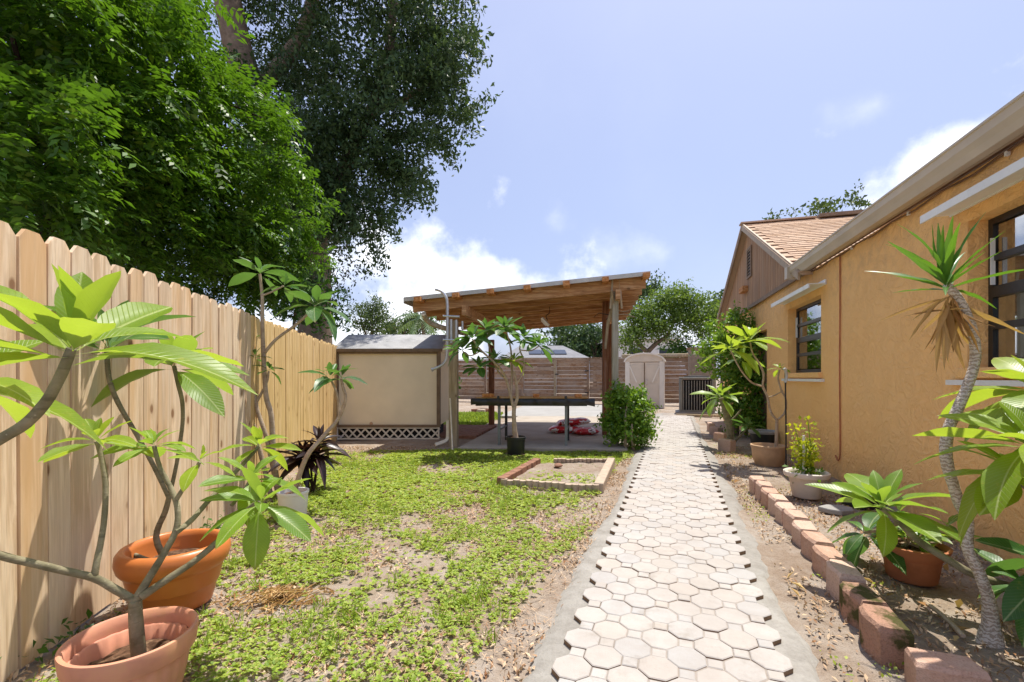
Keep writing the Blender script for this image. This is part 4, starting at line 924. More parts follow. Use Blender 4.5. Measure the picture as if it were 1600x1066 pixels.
# ================================================================ plumerias
def leaf_mesh(name, droop, fold, width, seg=9, petiole=.10, pw=1.18):
    vs, fs = [], []; cols = (-1, -.5, 0, .5, 1)
    for i in range(seg+1):
        t = i/seg; x = petiole+(1-petiole)*t
        w = width*.5*(math.sin(math.pi*min(1, t**pw*.985+.015))**.8) if 0 < t < 1 else .0035
        if t == 1: w = .002
        z = -droop*x*x+.10*x*(1-x)
        for c in cols: vs.append((x, c*w, z+abs(c)*w*fold+.010*math.sin(t*17+c*2)*abs(c)*(w/width*2)))
    n = 5; fs = [(i*n+k, (i+1)*n+k, (i+1)*n+k+1, i*n+k+1) for i in range(seg) for k in range(4)]
    b = len(vs); vs += [(0, -.004, 0), (0, .004, 0), (petiole, -.005, -.001-droop*petiole**2+.10*petiole*(1-petiole)), (petiole, .005, -.001-droop*petiole**2+.10*petiole*(1-petiole))]; fs.append((b, b+2, b+3, b+1))
    me = bpy.data.meshes.new(name); me.from_pydata(vs, [], fs); me.polygons.foreach_set('use_smooth', [True]*len(fs)); me.update(); return me
LM = {}
for key, mat in (('plum', 'plum_leaf'), ('deep', 'plum_leaf_deep'), ('lime', 'plum_leaf_lime')):
    LM[key] = []
    for i, (d, f, w) in enumerate(((.10, .30, .33), (.25, .22, .31), (.42, .30, .34), (.02, .42, .30), (.32, .14, .37))):
        me = leaf_mesh('leaf', d, f, w); me.materials.append(M[mat]); LM[key].append(me)
for key, mat in (('drac', 'drac_leaf'), ('dead', 'drac_dead'), ('ti', 'ti_leaf')):
    LM[key] = []
    for i, (d, f, w) in enumerate(((.05, .5, .075), (.25, .5, .07), (-.02, .6, .085)) if key != 'ti' else ((.25, .4, .26), (.5, .35, .24), (.1, .5, .25))):
        me = leaf_mesh('leaf', d, f, w, 8, .02, .7); me.materials.append(M[mat]); LM[key].append(me)
def aim(d, roll=0.0):                       # local +x along d, local z as far up as possible
    x = Vector(d).normalized(); up = Vector((0, 0, 1)) if abs(x.z) < .96 else Vector((0, 1, 0)); y = up.cross(x).normalized(); z = x.cross(y)
    return Matrix((x, y, z)).transposed().to_quaternion() @ Quaternion((1, 0, 0), roll)
def rosette(e, tip, axis, n, L, key='plum', el0=78, el1=-18, seed=0, wmul=1.0, start=None):
    rnd = random.Random(seed+int(abs(tip.x)*1000)); ax = Vector(axis).normalized(); b = ax.orthogonal().normalized(); c = ax.cross(b); a0 = rnd.uniform(0, 6.28) if start is None else start
    for i in range(n):
        f = i/max(1, n-1); az = a0+i*2.39996+rnd.uniform(-.2, .2); el = R(el0+(el1-el0)*f**.8+rnd.uniform(-9, 9))
        d = (b*math.cos(az)+c*math.sin(az))*math.cos(el)+ax*math.sin(el); s = L*(.48+.62*min(1, f*1.7))*rnd.uniform(.82, 1.12)
        place(rnd.choice(LM[key]), 'leaf', e, tip-ax*(.03*f*L/.3), aim(d, rnd.uniform(-.45, .45)), (s, s*wmul*rnd.uniform(.9, 1.12), s))
def plant(name, label, cat, base, stems, ros, bark='plum_bark', key='plum', group=None):
    e = empty(name, base, label, cat, group)
    for pts, rad in stems: MB().tube([Vector(p) for p in pts], rad, 10, 4, True, .035).build('branch', M[bark], e, True, auto=80)
    for k, q in enumerate(ros):
        tip, axis, n, L = q[:4]; rosette(e, Vector(tip), axis, n, L, q[4] if len(q) > 4 else key, *(q[5] if len(q) > 5 else ()), seed=k*31+5)
    return e

# ---------------------------------------------------------------- pots
def pot(name, label, c, prof, mat, soil_z, soil_r, n=40, rib=0.0, nr=0, ell_=1.0, rot=0.0, rimmat=None, rimprof=None, cat='pot'):
    e = empty(name, c, label, cat); MB().lathe(prof, c, n, rib, nr, ell_, rot).build('bowl', mat, e, True, auto=50)
    if rimprof: MB().lathe(rimprof, c, n, 0, 0, ell_, rot, False).build('rim', rimmat or mat, e, True, auto=50)
    m = MB(); rnd = random.Random(1); vs = [Vector(c)+Vector((0, 0, soil_z+.012))]; rings = 6; k = 22
    for i in range(1, rings+1):
        for j in range(k):
            a = 2*math.pi*j/k; r = soil_r*i/rings; x, y = r*math.cos(a), r*math.sin(a)*ell_; vs.append(Vector(c)+Vector((x*math.cos(rot)-y*math.sin(rot), x*math.sin(rot)+y*math.cos(rot), soil_z+rnd.uniform(-.008, .012))))
    fs = [(0, 1+j, 1+(j+1) % k) for j in range(k)]+[(1+i*k+j, 1+(i+1)*k+j, 1+(i+1)*k+(j+1) % k, 1+i*k+(j+1) % k) for i in range(rings-1) for j in range(k)]
    m.add(vs, fs); m.build('soil', M['mulch'], e); return e
# pink bowl (front left)
pk = Vector((-1.335, 1.60, 0))
pot('pink_planter', 'faded pink ribbed plastic bowl planter in the front left corner', pk,
    [(0.1116, 0), (0.1228, .004), (0.1339, .05), (0.1562, .15), (0.1693, .245), (0.1655, .25), (0.1581, .245), (0.1488, .19), (0.1302, .12), (0.0465, .11), (0.0093, .11)], M['terracotta_pink'], .19, .147, 96, .035, 24,
    rimprof=[(0.1683, .237), (0.1841, .231), (0.1879, .243), (0.1934, .292), (0.1916, .300), (0.1841, .303), (0.1767, .298), (0.1711, .268), (0.1683, .245), (0.1683, .241)])
og = Vector((-1.79, 2.42, 0))
pot('orange_planter', 'large glossy orange terracotta-coloured round pot against the pickets', og,
    [(0.1535, 0), (0.1674, .006), (0.1786, .05), (0.1906, .10), (0.1972, .105), (0.2009, .112), (0.2158, .19), (0.2195, .20), (0.2297, .205), (0.2437, .225), (0.2530, .26), (0.2492, .30), (0.2344, .32), (0.2185, .325), (0.2065, .318), (0.2000, .29), (0.1981, .24), (0.1814, .20), (0.0465, .195), (0.0093, .195)], M['terracotta'], .215, .19, 64)
# ---------------------------------------------------------------- plumeria in pink bowl
b0 = Vector((pk.x+.035, pk.y-.01, .185))
Yp = b0.y
stems = [
 ([b0, P(212, 962, Yp), P(212, 938, Yp)], [0.0225, 0.0206, 0.0187]),
 ([P(212, 940, Yp), P(182, 922, Yp-.02), P(147, 903, Yp-.05), P(100, 892, Yp-.1), P(50, 880, Yp-.15), P(0, 868, Yp-.2), P(-60, 845, Yp-.28), P(-110, 780, Yp-.38), P(-70, 730, Yp-.46), P(-5, 690, Yp-.5), P(40, 662, Yp-.5), P(72, 628, Yp-.5), P(96, 585, Yp-.5), P(112, 545, Yp-.5)], [0.0138, 0.0131, 0.0125, 0.0118, 0.0118, 0.0118, 0.0112, 0.0112, 0.0118, 0.0125, 0.0125, 0.0118, 0.0112, 0.0100]),
 ([P(147, 903, Yp-.05), P(151, 880, Yp-.04), P(162, 820, Yp), P(165, 755, Yp+.03), P(156, 705, Yp+.04), P(151, 690, Yp+.04)], [0.0106, 0.0100, 0.0087, 0.0087, 0.0081, 0.0075]),
 ([P(212, 938, Yp), P(232, 905, Yp+.02), P(258, 862, Yp+.05), P(276, 826, Yp+.08), P(277, 792, Yp+.1), P(268, 765, Yp+.12), P(250, 730, Yp+.13), P(241, 697, Yp+.14)], [0.0150, 0.0131, 0.0112, 0.0106, 0.0100, 0.0094, 0.0081, 0.0075]),
 ([P(276, 780, Yp+.1), P(290, 758, Yp+.1), P(304, 738, Yp+.1), P(312, 722, Yp+.1)], [0.0087, 0.0075, 0.0069, 0.0062]),
 ([P(275, 832, Yp+.07), P(300, 812, Yp+.14), P(330, 778, Yp+.25), P(362, 744, Yp+.34), P(392, 712, Yp+.42), P(404, 698, Yp+.45)], [0.0106, 0.0100, 0.0094, 0.0087, 0.0081, 0.0075]),
 ([P(222, 932, Yp), P(262, 905, Yp+.03), P(305, 876, Yp+.08), P(345, 842, Yp+.13), P(372, 815, Yp+.16), P(392, 792, Yp+.18), P(405, 785, Yp+.18)], [0.0138, 0.0125, 0.0112, 0.0106, 0.0100, 0.0087, 0.0075]),
]
U = (0, 0, 1)
ros = [(P(114, 540, Yp-.5), (.25, -.1, 1), 15, .335, 'lime', (80, -8)), (P(151, 686, Yp+.04), (0, 0, 1), 12, .155, 'lime'), (P(241, 694, Yp+.14), (0, 0, 1), 12, .15, 'plum'), (P(313, 719, Yp+.1), (.3, 0, 1), 7, .12, 'lime'),
       (P(405, 694, Yp+.45), (.2, -.1, 1), 11, .17, 'lime'), (P(408, 783, Yp+.18), (.5, -.35, .8), 14, .24, 'plum', (70, -35)), (P(392, 745, Yp+.3), (.1, 0, 1), 9, .19, 'plum'), (P(-75, 590, Yp-.35), (.2, 0, 1), 12, .33, 'lime')]
stems.append(([P(-60, 845, Yp-.28), P(-120, 720, Yp-.3), P(-90, 620, Yp-.34), P(-75, 592, Yp-.35)], [0.0106, 0.0100, 0.0094, 0.0087]))
stems.append(([P(362, 790, Yp+.2), P(380, 768, Yp+.26), P(392, 748, Yp+.3)], [0.0069, 0.0062, 0.0056]))
plant('plumeria', 'branching plumeria growing out of the faded pink bowl planter', 'plumeria', b0, stems, ros)
# plumeria in orange pot
b1 = Vector((og.x-.04, og.y+.0, .21)); Yo = og.y
stems = [([b1, P(244, 840, Yo), P(258, 800, Yo), P(264, 778, Yo)], [0.0162, 0.0143, 0.0138, 0.0125]),
 ([P(264, 778, Yo), P(240, 728, Yo-.03), P(214, 680, Yo-.06), P(184, 628, Yo-.1), P(170, 588, Yo-.12), P(167, 545, Yo-.12)], [0.0106, 0.0106, 0.0106, 0.0112, 0.0112, 0.0106]),
 ([P(264, 778, Yo), P(276, 725, Yo+.02), P(285, 665, Yo+.03), P(285, 630, Yo+.02), P(278, 598, Yo), P(272, 572, Yo)], [0.0100, 0.0094, 0.0094, 0.0100, 0.0106, 0.0100]),
 ([b1+Vector((-.02, -.01, .0)), b1+Vector((-.10, -.02, .03)), b1+Vector((-.16, -.02, .055))], [0.0138, 0.0125, 0.0106])]
ros = [(P(168, 540, Yo-.12), (0, 0, 1), 11, .42, 'deep', (80, 5)), (P(272, 567, Yo), (0, 0, 1), 14, .36, 'plum', (78, -12))]
plant('plumeria', 'two-stemmed plumeria rising from the big orange pot', 'plumeria', b1, stems, ros)
# plumeria by the fence, middle
b2 = FP(4.5, .25); Y2 = b2.y
stems = [([b2, P(428, 720, Y2), P(424, 650, Y2), P(416, 620, Y2), P(412, 560, Y2), P(410, 500, Y2), P(410, 465, Y2), P(406, 428, Y2)], [.03, .028, .026, .024, .022, .018, .016, .013]),
 ([P(413, 552, Y2), P(432, 530, Y2), P(462, 508, Y2), P(484, 488, Y2), P(493, 478, Y2)], [.017, .015, .014, .012, .010]), ([P(410, 462, Y2), P(425, 456, Y2), P(443, 447, Y2)], [.010, .009, .008]),
 ([b2+Vector((-.04, .05, 0)), P(418, 690, Y2), P(402, 640, Y2), P(394, 595, Y2), P(396, 565, Y2)], [.024, .022, .02, .018, .014]),
 ([b2+Vector((-.08, 0, 0)), P(395, 660, Y2), P(380, 610, Y2), P(374, 575, Y2), P(376, 540, Y2)], [.024, .022, .022, .018, .014]), ([P(400, 630, Y2), P(416, 600, Y2), P(420, 580, Y2)], [.015, .012, .010])]
ros = [(P(406, 424, Y2), (0, 0, 1), 11, .29, 'deep'), (P(445, 445, Y2), (.3, 0, 1), 9, .25, 'deep'), (P(494, 475, Y2), (.3, 0, 1), 16, .36, 'deep'), (P(397, 558, Y2), (0, 0, 1), 11, .2, 'deep'), (P(378, 535, Y2), (0, 0, 1), 9, .2, 'deep'), (P(421, 577, Y2), (.2, 0, 1), 8, .16, 'deep')]
plant('plumeria', 'tall many-stemmed plumeria standing where the two picket fences meet', 'plumeria', b2, stems, ros, 'plum_bark_pale')
# white bucket + leaning plumeria
bk = G(458, 812); 
pot('white_bucket', 'white plastic bucket half hidden behind bright plumeria leaves by the fence', bk, [(.10, 0), (.105, .01), (.118, .22), (.125, .225), (.125, .245), (.112, .245), (.108, .2), (.01, .2)], M['white_bucket'], .205, .105, 28, cat='bucket')
Yb = bk.y
stems = [([bk+Vector((0, 0, .2)), P(478, 716, Yb), P(505, 682, Yb+.1), P(528, 655, Yb+.2), P(540, 625, Yb+.2), P(536, 605, Yb+.2), P(533, 592, Yb+.2)], [.022, .02, .018, .016, .014, .013, .011]), ([P(530, 652, Yb+.2), P(528, 622, Yb+.2), P(522, 604, Yb+.2), P(516, 592, Yb+.2)], [.013, .011, .010, .009])]
plant('plumeria', 'slender leaning plumeria growing from the white bucket towards the shed', 'plumeria', bk, stems, [(P(534, 588, Yb+.2), (.3, 0, 1), 9, .22, 'deep'), (P(515, 588, Yb+.2), (-.2, 0, 1), 10, .25, 'deep')], 'plum_bark_pale')
# burgundy ti plant
tb = G(486, 772)
e = empty('ti_plant', tb, 'dark burgundy ti plant by the fence before the shed', 'ti plant')
for k in range(5):
    top = tb+Vector((random.uniform(-.14, .16), random.uniform(-.12, .1), random.uniform(.35, .62))); MB().tube([tb+Vector((random.uniform(-.04, .04), 0, 0)), tb*.5+top*.5+Vector((.02, 0, 0)), top], [.012, .011, .010], 6).build('stem', M['bark_dark'], e)
    rosette(e, top, (random.uniform(-.2, .2), 0, 1), 13, .33, 'ti', 84, -25, k)
# ---------------------------------------------------------------- plumeria in the black pot by the slab
bp = G(806, 711)
pot('nursery_pot', 'black plastic nursery pot standing at the front edge of the slab', bp, [(.125, 0), (.13, .006), (.142, .24), (.155, .245), (.157, .285), (.148, .288), (.142, .25), (.01, .25)], M['black_pot'], .255, .14, 32)
Yb = bp.y; s0 = bp+Vector((0, 0, .25))
stems = [([s0, P(804, 670, Yb), P(803, 640, Yb), P(808, 622, Yb), P(807, 600, Yb), P(803, 580, Yb)], [.045, .036, .032, .026, .022, .018]),
 ([P(803, 640, Yb), P(797, 615, Yb), P(790, 590, Yb), P(776, 570, Yb-.1), P(752, 548, Yb-.15), P(738, 530, Yb-.15)], [.026, .022, .02, .016, .014, .011]), ([P(798, 618, Yb), P(800, 585, Yb+.05), P(798, 545, Yb+.1), P(790, 515, Yb+.1)], [.02, .017, .014, .011]),
 ([P(807, 600, Yb), P(816, 585, Yb), P(819, 565, Yb), P(812, 545, Yb), P(818, 530, Yb)], [.016, .015, .013, .012, .010]), ([P(791, 592, Yb), P(778, 580, Yb+.1), P(765, 545, Yb+.1), P(760, 520, Yb+.1)], [.016, .014, .012, .010])]
ros = [(P(737, 527, Yb-.15), (-.4, 0, 1), 17, .36, 'deep'), (P(760, 515, Yb+.1), (-.1, 0, 1), 16, .36, 'deep'), (P(790, 511, Yb+.1), (0, 0, 1), 17, .35, 'deep'), (P(819, 527, Yb), (.3, 0, 1), 17, .36, 'deep'), (P(803, 562, Yb), (0, 0, 1), 16, .27, 'lime'), (P(842, 538, Yb), (.5, 0, 1), 13, .30, 'deep'), (P(722, 545, Yb), (-.5, 0, 1), 15, .36, 'deep'), (P(775, 560, Yb-.1), (0, -.2, 1), 13, .27, 'deep'), (P(748, 572, Yb+.1), (-.3, 0, .8), 12, .30, 'deep')]
stems += [([P(812, 547, Yb), P(830, 548, Yb), P(842, 541, Yb)], [.010, .009, .008]), ([P(752, 548, Yb-.15), P(735, 556, Yb-.1), P(722, 548, Yb)], [.010, .009, .008])]
plant('plumeria', 'bushy multi-stemmed plumeria in the black nursery pot before the slab', 'plumeria', s0, stems, ros, 'plum_bark_pale')
# ---------------------------------------------------------------- right side plants by the house
tp = G(1201, 726)
pot('tan_pot', 'tan ribbed pot holding the forked plumeria by the wall', tp, [(.17, 0), (.175, .006), (.18, .04), (.186, .045), (.195, .09), (.20, .095), (.215, .235), (.225, .24), (.228, .27), (.21, .275), (.20, .25), (.19, .21), (.01, .21)], M['tan_pot'], .22, .195, 36)
Yt = tp.y; s0 = tp+Vector((.09, 0, .21))
stems = [([s0, P(1213, 690, Yt), P(1214, 657, Yt)], [.024, .022, .020]), ([P(1214, 657, Yt), P(1204, 643, Yt), P(1199, 620, Yt), P(1192, 604, Yt), P(1193, 585, Yt), P(1186, 568, Yt), P(1176, 552, Yt), P(1172, 535, Yt)], [.017, .016, .015, .015, .014, .012, .011, .010]),
 ([P(1214, 657, Yt), P(1226, 645, Yt), P(1228, 625, Yt), P(1221, 610, Yt), P(1216, 592, Yt), P(1218, 578, Yt)], [.015, .014, .013, .013, .012, .010]), ([P(1199, 621, Yt), P(1210, 618, Yt), P(1221, 612, Yt)], [.010, .009, .009]), ([P(1192, 604, Yt), P(1175, 598, Yt-.05), P(1160, 582, Yt-.1), P(1150, 565, Yt-.1), P(1142, 548, Yt-.1)], [.013, .012, .011, .010, .009])]
ros = [(P(1172, 530, Yt), (0, 0, 1), 14, .40, 'lime', (80, -10)), (P(1142, 543, Yt-.1), (-.2, -.1, 1), 14, .40, 'lime', (80, -15)), (P(1218, 575, Yt), (.1, 0, 1), 8, .16, 'lime'), (P(1158, 560, Yt+.2), (0, 0, 1), 9, .3, 'plum')]
plant('plumeria', 'forked pale-stemmed plumeria with lime leaves in the tan pot', 'plumeria', s0, stems, ros, 'plum_bark_pale')
g1 = G(1141, 700); Yg = g1.y
stems = [([g1, P(1140, 670, Yg), P(1133, 640, Yg), P(1126, 622, Yg)], [.06, .055, .05, .035]), ([P(1140, 660, Yg), P(1150, 650, Yg), P(1158, 640, Yg)], [.02, .018, .015]), ([g1+Vector((.1, .05, .1)), P(1158, 680, Yg), P(1168, 668, Yg)], [.02, .016, .012])]
plant('plumeria', 'low stout plumeria rooted in the ground beside the far scalloped blocks', 'plumeria', g1, stems, [(P(1125, 618, Yg), (-.2, -.2, 1), 16, .46, 'plum', (78, -30)), (P(1168, 664, Yg-.3), (.1, -.2, 1), 13, .27, 'deep')])
dp = G(1192, 700)
pot('dark_tub', 'black tub with grey rim behind the tan pot', dp, [(.16, 0), (.17, .01), (.20, .26), (.19, .26), (.18, .2), (.01, .2)], M['black_pot'], .21, .18, 28, rimmat=M['grey_rim'], rimprof=[(.195, .25), (.215, .25), (.222, .29), (.21, .30), (.198, .29), (.196, .26)], cat='tub')
# shrub against the house
hbs = [ell(1150, 520, 9.6, (.55, .5, .45)), ell(1125, 555, 9.6, (.4, .5, .45)), ell(1175, 545, 9.4, (.42, .4, .5)), ell(1150, 610, 9.5, (.5, .5, .5)), ell(1185, 600, 9.2, (.35, .35, .5)), ell(1195, 505, 9.4, (.35, .35, .35)), ell(1165, 650, 9.2, (.4, .4, .35))]
hb0 = Vector((P(1150, 0, 9.5).x, 9.5, 0))
tree('house_shrub', 'tall dense green shrub growing against the house wall beyond the plumerias', 'shrub', hb0, [(tk(hb0, P(1150, 640, 9.5), P(1150, 560, 9.5), P(1155, 500, 9.5)), [.06, .05, .035, .01]), (tk(hb0+Vector((.2, 0, 0)), P(1180, 620, 9.3), P(1190, 520, 9.3)), [.04, .03, .01])], hbs, 'bush_leaf', per=40, k_per=210, rc=.10, size=.085, bark='bark')
# round bush at slab corner
q0 = G(980, 702)
bbs = [(q0+Vector((dx, dy, z)), r) for dx, dy, z, r in ((-.05, 0, .28, .30), (.12, .05, .30, .28), (-.12, .1, .62, .27), (.10, 0, .66, .27), (0, .1, .90, .22), (.18, .1, .88, .16), (-.2, 0, .40, .20), (.22, 0, .45, .2), (-.12, -.1, .88, .16))]
tree('round_bush', 'rounded bright green bush at the right corner of the slab beside the path', 'bush', q0, [(tk(q0+Vector((-.05, -.1, 0)), q0+Vector((-.08, -.16, .4)), q0+Vector((-.02, -.1, .8))), [.03, .025, .01]), (tk(q0+Vector((.08, -.12, 0)), q0+Vector((.02, -.2, .3)), q0+Vector((.1, -.05, .7))), [.025, .02, .01])], bbs, 'bush_leaf', per=42, k_per=360, rc=.07, size=.066, bark='post_tan')
# white-rimmed pot with chartreuse plant
wp = G(1260, 776)
pot('white_rim_pot', 'off-white tapered pot with thick rim near the scalloped edging', wp, [(.12, 0), (.125, .006), (.155, .2), (.16, .21), (.15, .21), (.14, .19), (.01, .19)], M['white_pot'], .2, .15, 36, rimmat=M['white_pot'], rimprof=[(.155, .2), (.195, .205), (.205, .225), (.203, .25), (.19, .258), (.17, .25), (.158, .225), (.156, .21)])
def chart():
    e = empty('chartreuse_plant', wp+Vector((0, 0, .2)), 'upright plant with small yellow-green leaves in the off-white pot', 'plant'); pts = []; V = []
    for k in range(7):
        top = wp+Vector((random.uniform(-.13, .13), random.uniform(-.1, .1), random.uniform(.42, .80))); b = wp+Vector((random.uniform(-.05, .05), random.uniform(-.05, .05), .2)); MB().tube([b, b*.5+top*.5+Vector((.01, .0, .02)), top], [.007, .006, .004], 5).build('stem', M['grass'], e)
        n = 9; ts = np.linspace(.3, 1, n)
        for t in ts:
            c = np.array(b*(1-t)+top*t); m = 7; a = rng.uniform(0, 6.28, m); pts.append(c+np.stack([np.cos(a)*rng.uniform(.02, .10, m), np.sin(a)*rng.uniform(.02, .10, m), rng.uniform(-.008, .012, m)], 1))
    V, Q = leaves(np.concatenate(pts), .045, 1.6, aspect=.62); big_mesh('leaf_sprays', V, Q, M['lime_small'], e)
    pp = np.array(wp)+np.array([0, 0, .24])+rng.normal(size=(160, 3))*np.array([.07, .07, .04]); V, Q = leaves(pp, .05, .8, aspect=.6); big_mesh('lower_leaves', V, Q, M['bush_leaf'], e)
    p = wp+Vector((-.04, -.02, .2)); MB().tube([p, p+Vector((0, 0, .42))], .012, 8).build('white_stake', M['white_bucket'], e)
chart()
# terracotta pot
cp = G(1424, 903)
pot('clay_pot', 'weathered clay pot on the sandy bed under the drooping plumeria', cp, [(.115, 0), (.12, .004), (.138, .13), (.15, .145), (.158, .15), (.166, .178), (.178, .198), (.180, .208), (.168, .212), (.155, .20), (.15, .17), (.01, .17)], M['clay'], .185, .15, 40)
def potted_weeds():
    b = cp+Vector((0, 0, .18)); e = empty('potted_cuttings', b, 'scraggly leafy cuttings sprouting from the clay pot', 'plant')
    for k in range(9):
        t = b+Vector((random.uniform(-.14, .2), random.uniform(-.12, .12), random.uniform(.06, .2))); MB().tube([b+Vector((random.uniform(-.07, .07), random.uniform(-.07, .07), 0)), b*.5+t*.5, t], [.007, .006, .004], 5).build('stem', M['plum_bark_pale'], e)
        rosette(e, t, (random.uniform(-.5, .5), random.uniform(-.5, .3), 1), 6, .14, 'plum', 75, -10, k)
potted_weeds()
# plumeria reaching in from the right
rp = Vector((2.95, 2.12, 0)); 
stems = [([rp, rp+Vector((.02, 0, .25)), rp+Vector((0, .0, .5))], [.05, .045, .04]),
 ([rp+Vector((0, 0, .32)), P(1640, 950, 2.15), P(1598, 925, 2.15), P(1550, 908, 2.15), P(1515, 895, 2.17), P(1470, 868, 2.25), P(1435, 845, 2.33), P(1405, 815, 2.44), P(1380, 795, 2.5)], [.026, .022, .02, .019, .018, .018, .018, .017, .015]),
 ([rp+Vector((0, 0, .45)), P(1660, 800, 2.0), P(1620, 770, 1.88), P(1590, 748, 1.85)], [.03, .022, .02, .016]), ([rp+Vector((0, 0, .48)), P(1680, 740, 2.0), P(1614, 693, 1.75)], [.025, .02, .016]), ([rp+Vector((0, 0, .48)), P(1690, 700, 2.0), P(1627, 608, 2.0)], [.025, .02, .016]), ([P(1640, 950, 2.15), P(1615, 935, 2.1), P(1590, 922, 2.05)], [.016, .014, .012])]
ros = [(P(1378, 790, 2.5), (-.25, -.05, 1), 20, .33, 'plum', (80, -6)), (P(1592, 740, 1.85), (-.3, -.15, .9), 15, .30, 'lime', (74, -22)), (P(1612, 690, 1.75), (-.4, -.1, .9), 17, .36, 'lime', (65, -20)), (P(1625, 605, 2.0), (-.3, -.1, .95), 16, .36, 'lime', (72, -15)), (P(1606, 915, 2.05), (-.6, -.3, .7), 10, .26, 'deep', (60, -35)), (P(1655, 880, 1.95), (-.5, -.2, .8), 10, .30, 'deep', (60, -20)), (P(1350, 832, 2.85), (-.5, .1, .5), 10, .30, 'deep', (30, -20))]
stems.append(([P(1405, 817, 2.43), P(1375, 828, 2.65), P(1352, 832, 2.85)], [.011, .010, .009])); stems.append(([rp+Vector((0, 0, .3)), P(1690, 900, 2.0), P(1657, 884, 1.95)], [.016, .014, .012]))
plant('plumeria', 'big plumeria reaching in from the right edge with one long drooping branch', 'plumeria', rp, stems, ros)
# dracaena
db0 = G(1548, 1000); Yd = db0.y
top = P(1478, 445, Yd+.1)
def dracaena():
    e = empty('dracaena', db0, 'leaning dracaena with a spiky tuft and dry skirt beside the house window', 'dracaena')
    MB().tube([db0-Vector((0, 0, .03)), P(1548, 975, Yd), P(1545, 940, Yd), P(1530, 895, Yd+.02), P(1512, 858, Yd+.05), P(1512, 815, Yd+.08), P(1500, 790, Yd+.1), P(1490, 760, Yd+.1), P(1478, 715, Yd+.1), P(1482, 670, Yd+.1), P(1496, 640, Yd+.1), P(1513, 600, Yd+.1), P(1524, 560, Yd+.1), P(1520, 520, Yd+.1), P(1505, 480, Yd+.1), P(1488, 455, Yd+.1), top],
              [.058, .032, .025, .023, .022, .022, .022, .022, .024, .023, .022, .021, .020, .020, .019, .019, .018], 12, 3, True, .05).build('trunk', M['dracaena_bark'], e, True, auto=80)
    rnd = random.Random(21); ax = Vector((-.15, 0, 1)).normalized()
    for i in range(22):
        f = i/21; az = i*2.4; el = R(86-88*f); d = Vector((math.cos(az)*math.cos(el), math.sin(az)*math.cos(el), math.sin(el)))+Vector((-.1, 0, 0)); s = rnd.uniform(.25, .36)
        place(rnd.choice(LM['drac']), 'leaf', e, top+Vector((0, 0, .02-.05*f)), aim(d, rnd.uniform(-.5, .5)), (s, s*1.35, s))
    for i in range(32):
        az = rnd.uniform(0, 6.28); el = R(rnd.uniform(-88, -55) if i > 8 else rnd.uniform(-45, -5)); d = Vector((math.cos(az)*math.cos(el), math.sin(az)*math.cos(el), math.sin(el))); s = rnd.uniform(.16, .36)
        place(rnd.choice(LM['dead']), 'dry_leaf', e, top+Vector((rnd.uniform(-.02, .03), rnd.uniform(-.03, .02), -.04-rnd.uniform(0, .09))), aim(d, rnd.uniform(-2, 2)), (s, s*rnd.uniform(.8, 1.5), s))
dracaena()

# ================================================================ edging blocks, raised bed, table and small things
def block_mesh(seed):
    rnd = random.Random(seed); m = MB(); L, D, Hh = .236, .125, .15; n = 6; vs = []
    prof = []
    for i in range(n+1):
        t = i/n; prof.append((-L/2+L*t, .030*math.sin(math.pi*t)))          # bulging scalloped face
    for z, ins in ((-.03, 0), (Hh-.02, .0), (Hh, .012)):
        for x, b in prof: vs.append(Vector((x*(1-ins/L*1.2), -D/2-b+ins+rnd.uniform(-.003, .003), z+(0 if z < .05 else .014*math.sin(math.pi*(x/L+.5))+rnd.uniform(-.004, .004)))))
        for x, b in ((L/2*.9, D/2), (-L/2*.9, D/2)): vs.append(Vector((x*(1-ins/L), D/2-ins, z+(0 if z < .05 else rnd.uniform(-.004, .004)))))
    k = n+3; fs = [(r*k+i, r*k+(i+1) % k, (r+1)*k+(i+1) % k, (r+1)*k+i) for r in range(2) for i in range(k)]+[tuple(2*k+i for i in range(k))]
    m.add(vs, fs); me = m.mesh('block'); me.materials.append(M['block']); return me
BM = [block_mesh(i) for i in range(4)]
bmoss = BM[1].copy(); bmoss.materials[0] = M['block_moss']
ordn = ['first', 'second', 'third', 'fourth', 'fifth', 'sixth', 'seventh', 'eighth', 'ninth', 'tenth', 'eleventh', 'twelfth']
def line_blocks():
    a, b = G(1181, 762), G(1405, 1040); n = 12; ang0 = math.atan2((b-a).y, (b-a).x); rnd = random.Random(3)
    for i in range(n):
        t = (i+.5)/n; p = a.lerp(b, t)+Vector((.045*math.sin(t*math.pi)+.0, 0, 0)); moss = i in (10, 11)
        o = place(bmoss if moss else BM[rnd.randrange(4)], 'edging_block', None, (p.x, p.y, rnd.uniform(-.012, .01)), Quaternion((0, 0, 1), ang0+rnd.uniform(-.07, .07)) @ Quaternion((1, 0, 0), rnd.uniform(-.04, .04)), (1.04, .95, .9))
        tag(o, ('mossy ' if moss else '')+'pinkish scalloped edging block, %s from the far end of the near row' % ordn[i], 'edging block', 'scalloped edging blocks beside the path')
    p = G(1475, 1075); o = place(BM[2], 'edging_block', None, (p.x, p.y, -.01), Quaternion((0, 0, 1), -.35), (.95, 1.0, .8)); tag(o, 'reddish edging block lying crosswise at the bottom edge below the near row', 'edging block', 'scalloped edging blocks beside the path')
    for i, (x, y, an) in enumerate(((1136, 702, -1.2), (1127, 690, -1.25), (1119, 680, -1.3), (1112, 672, -1.9))):
        p = G(x, y); o = place(BM[i], 'edging_block', None, (p.x, p.y, 0), Quaternion((0, 0, 1), an), (1.1, 1.1, 1.1)); tag(o, 'reddish edging block of the far row by the stout plumeria, %s from the near end' % ordn[i], 'edging block', 'edging blocks of the far row')
line_blocks()
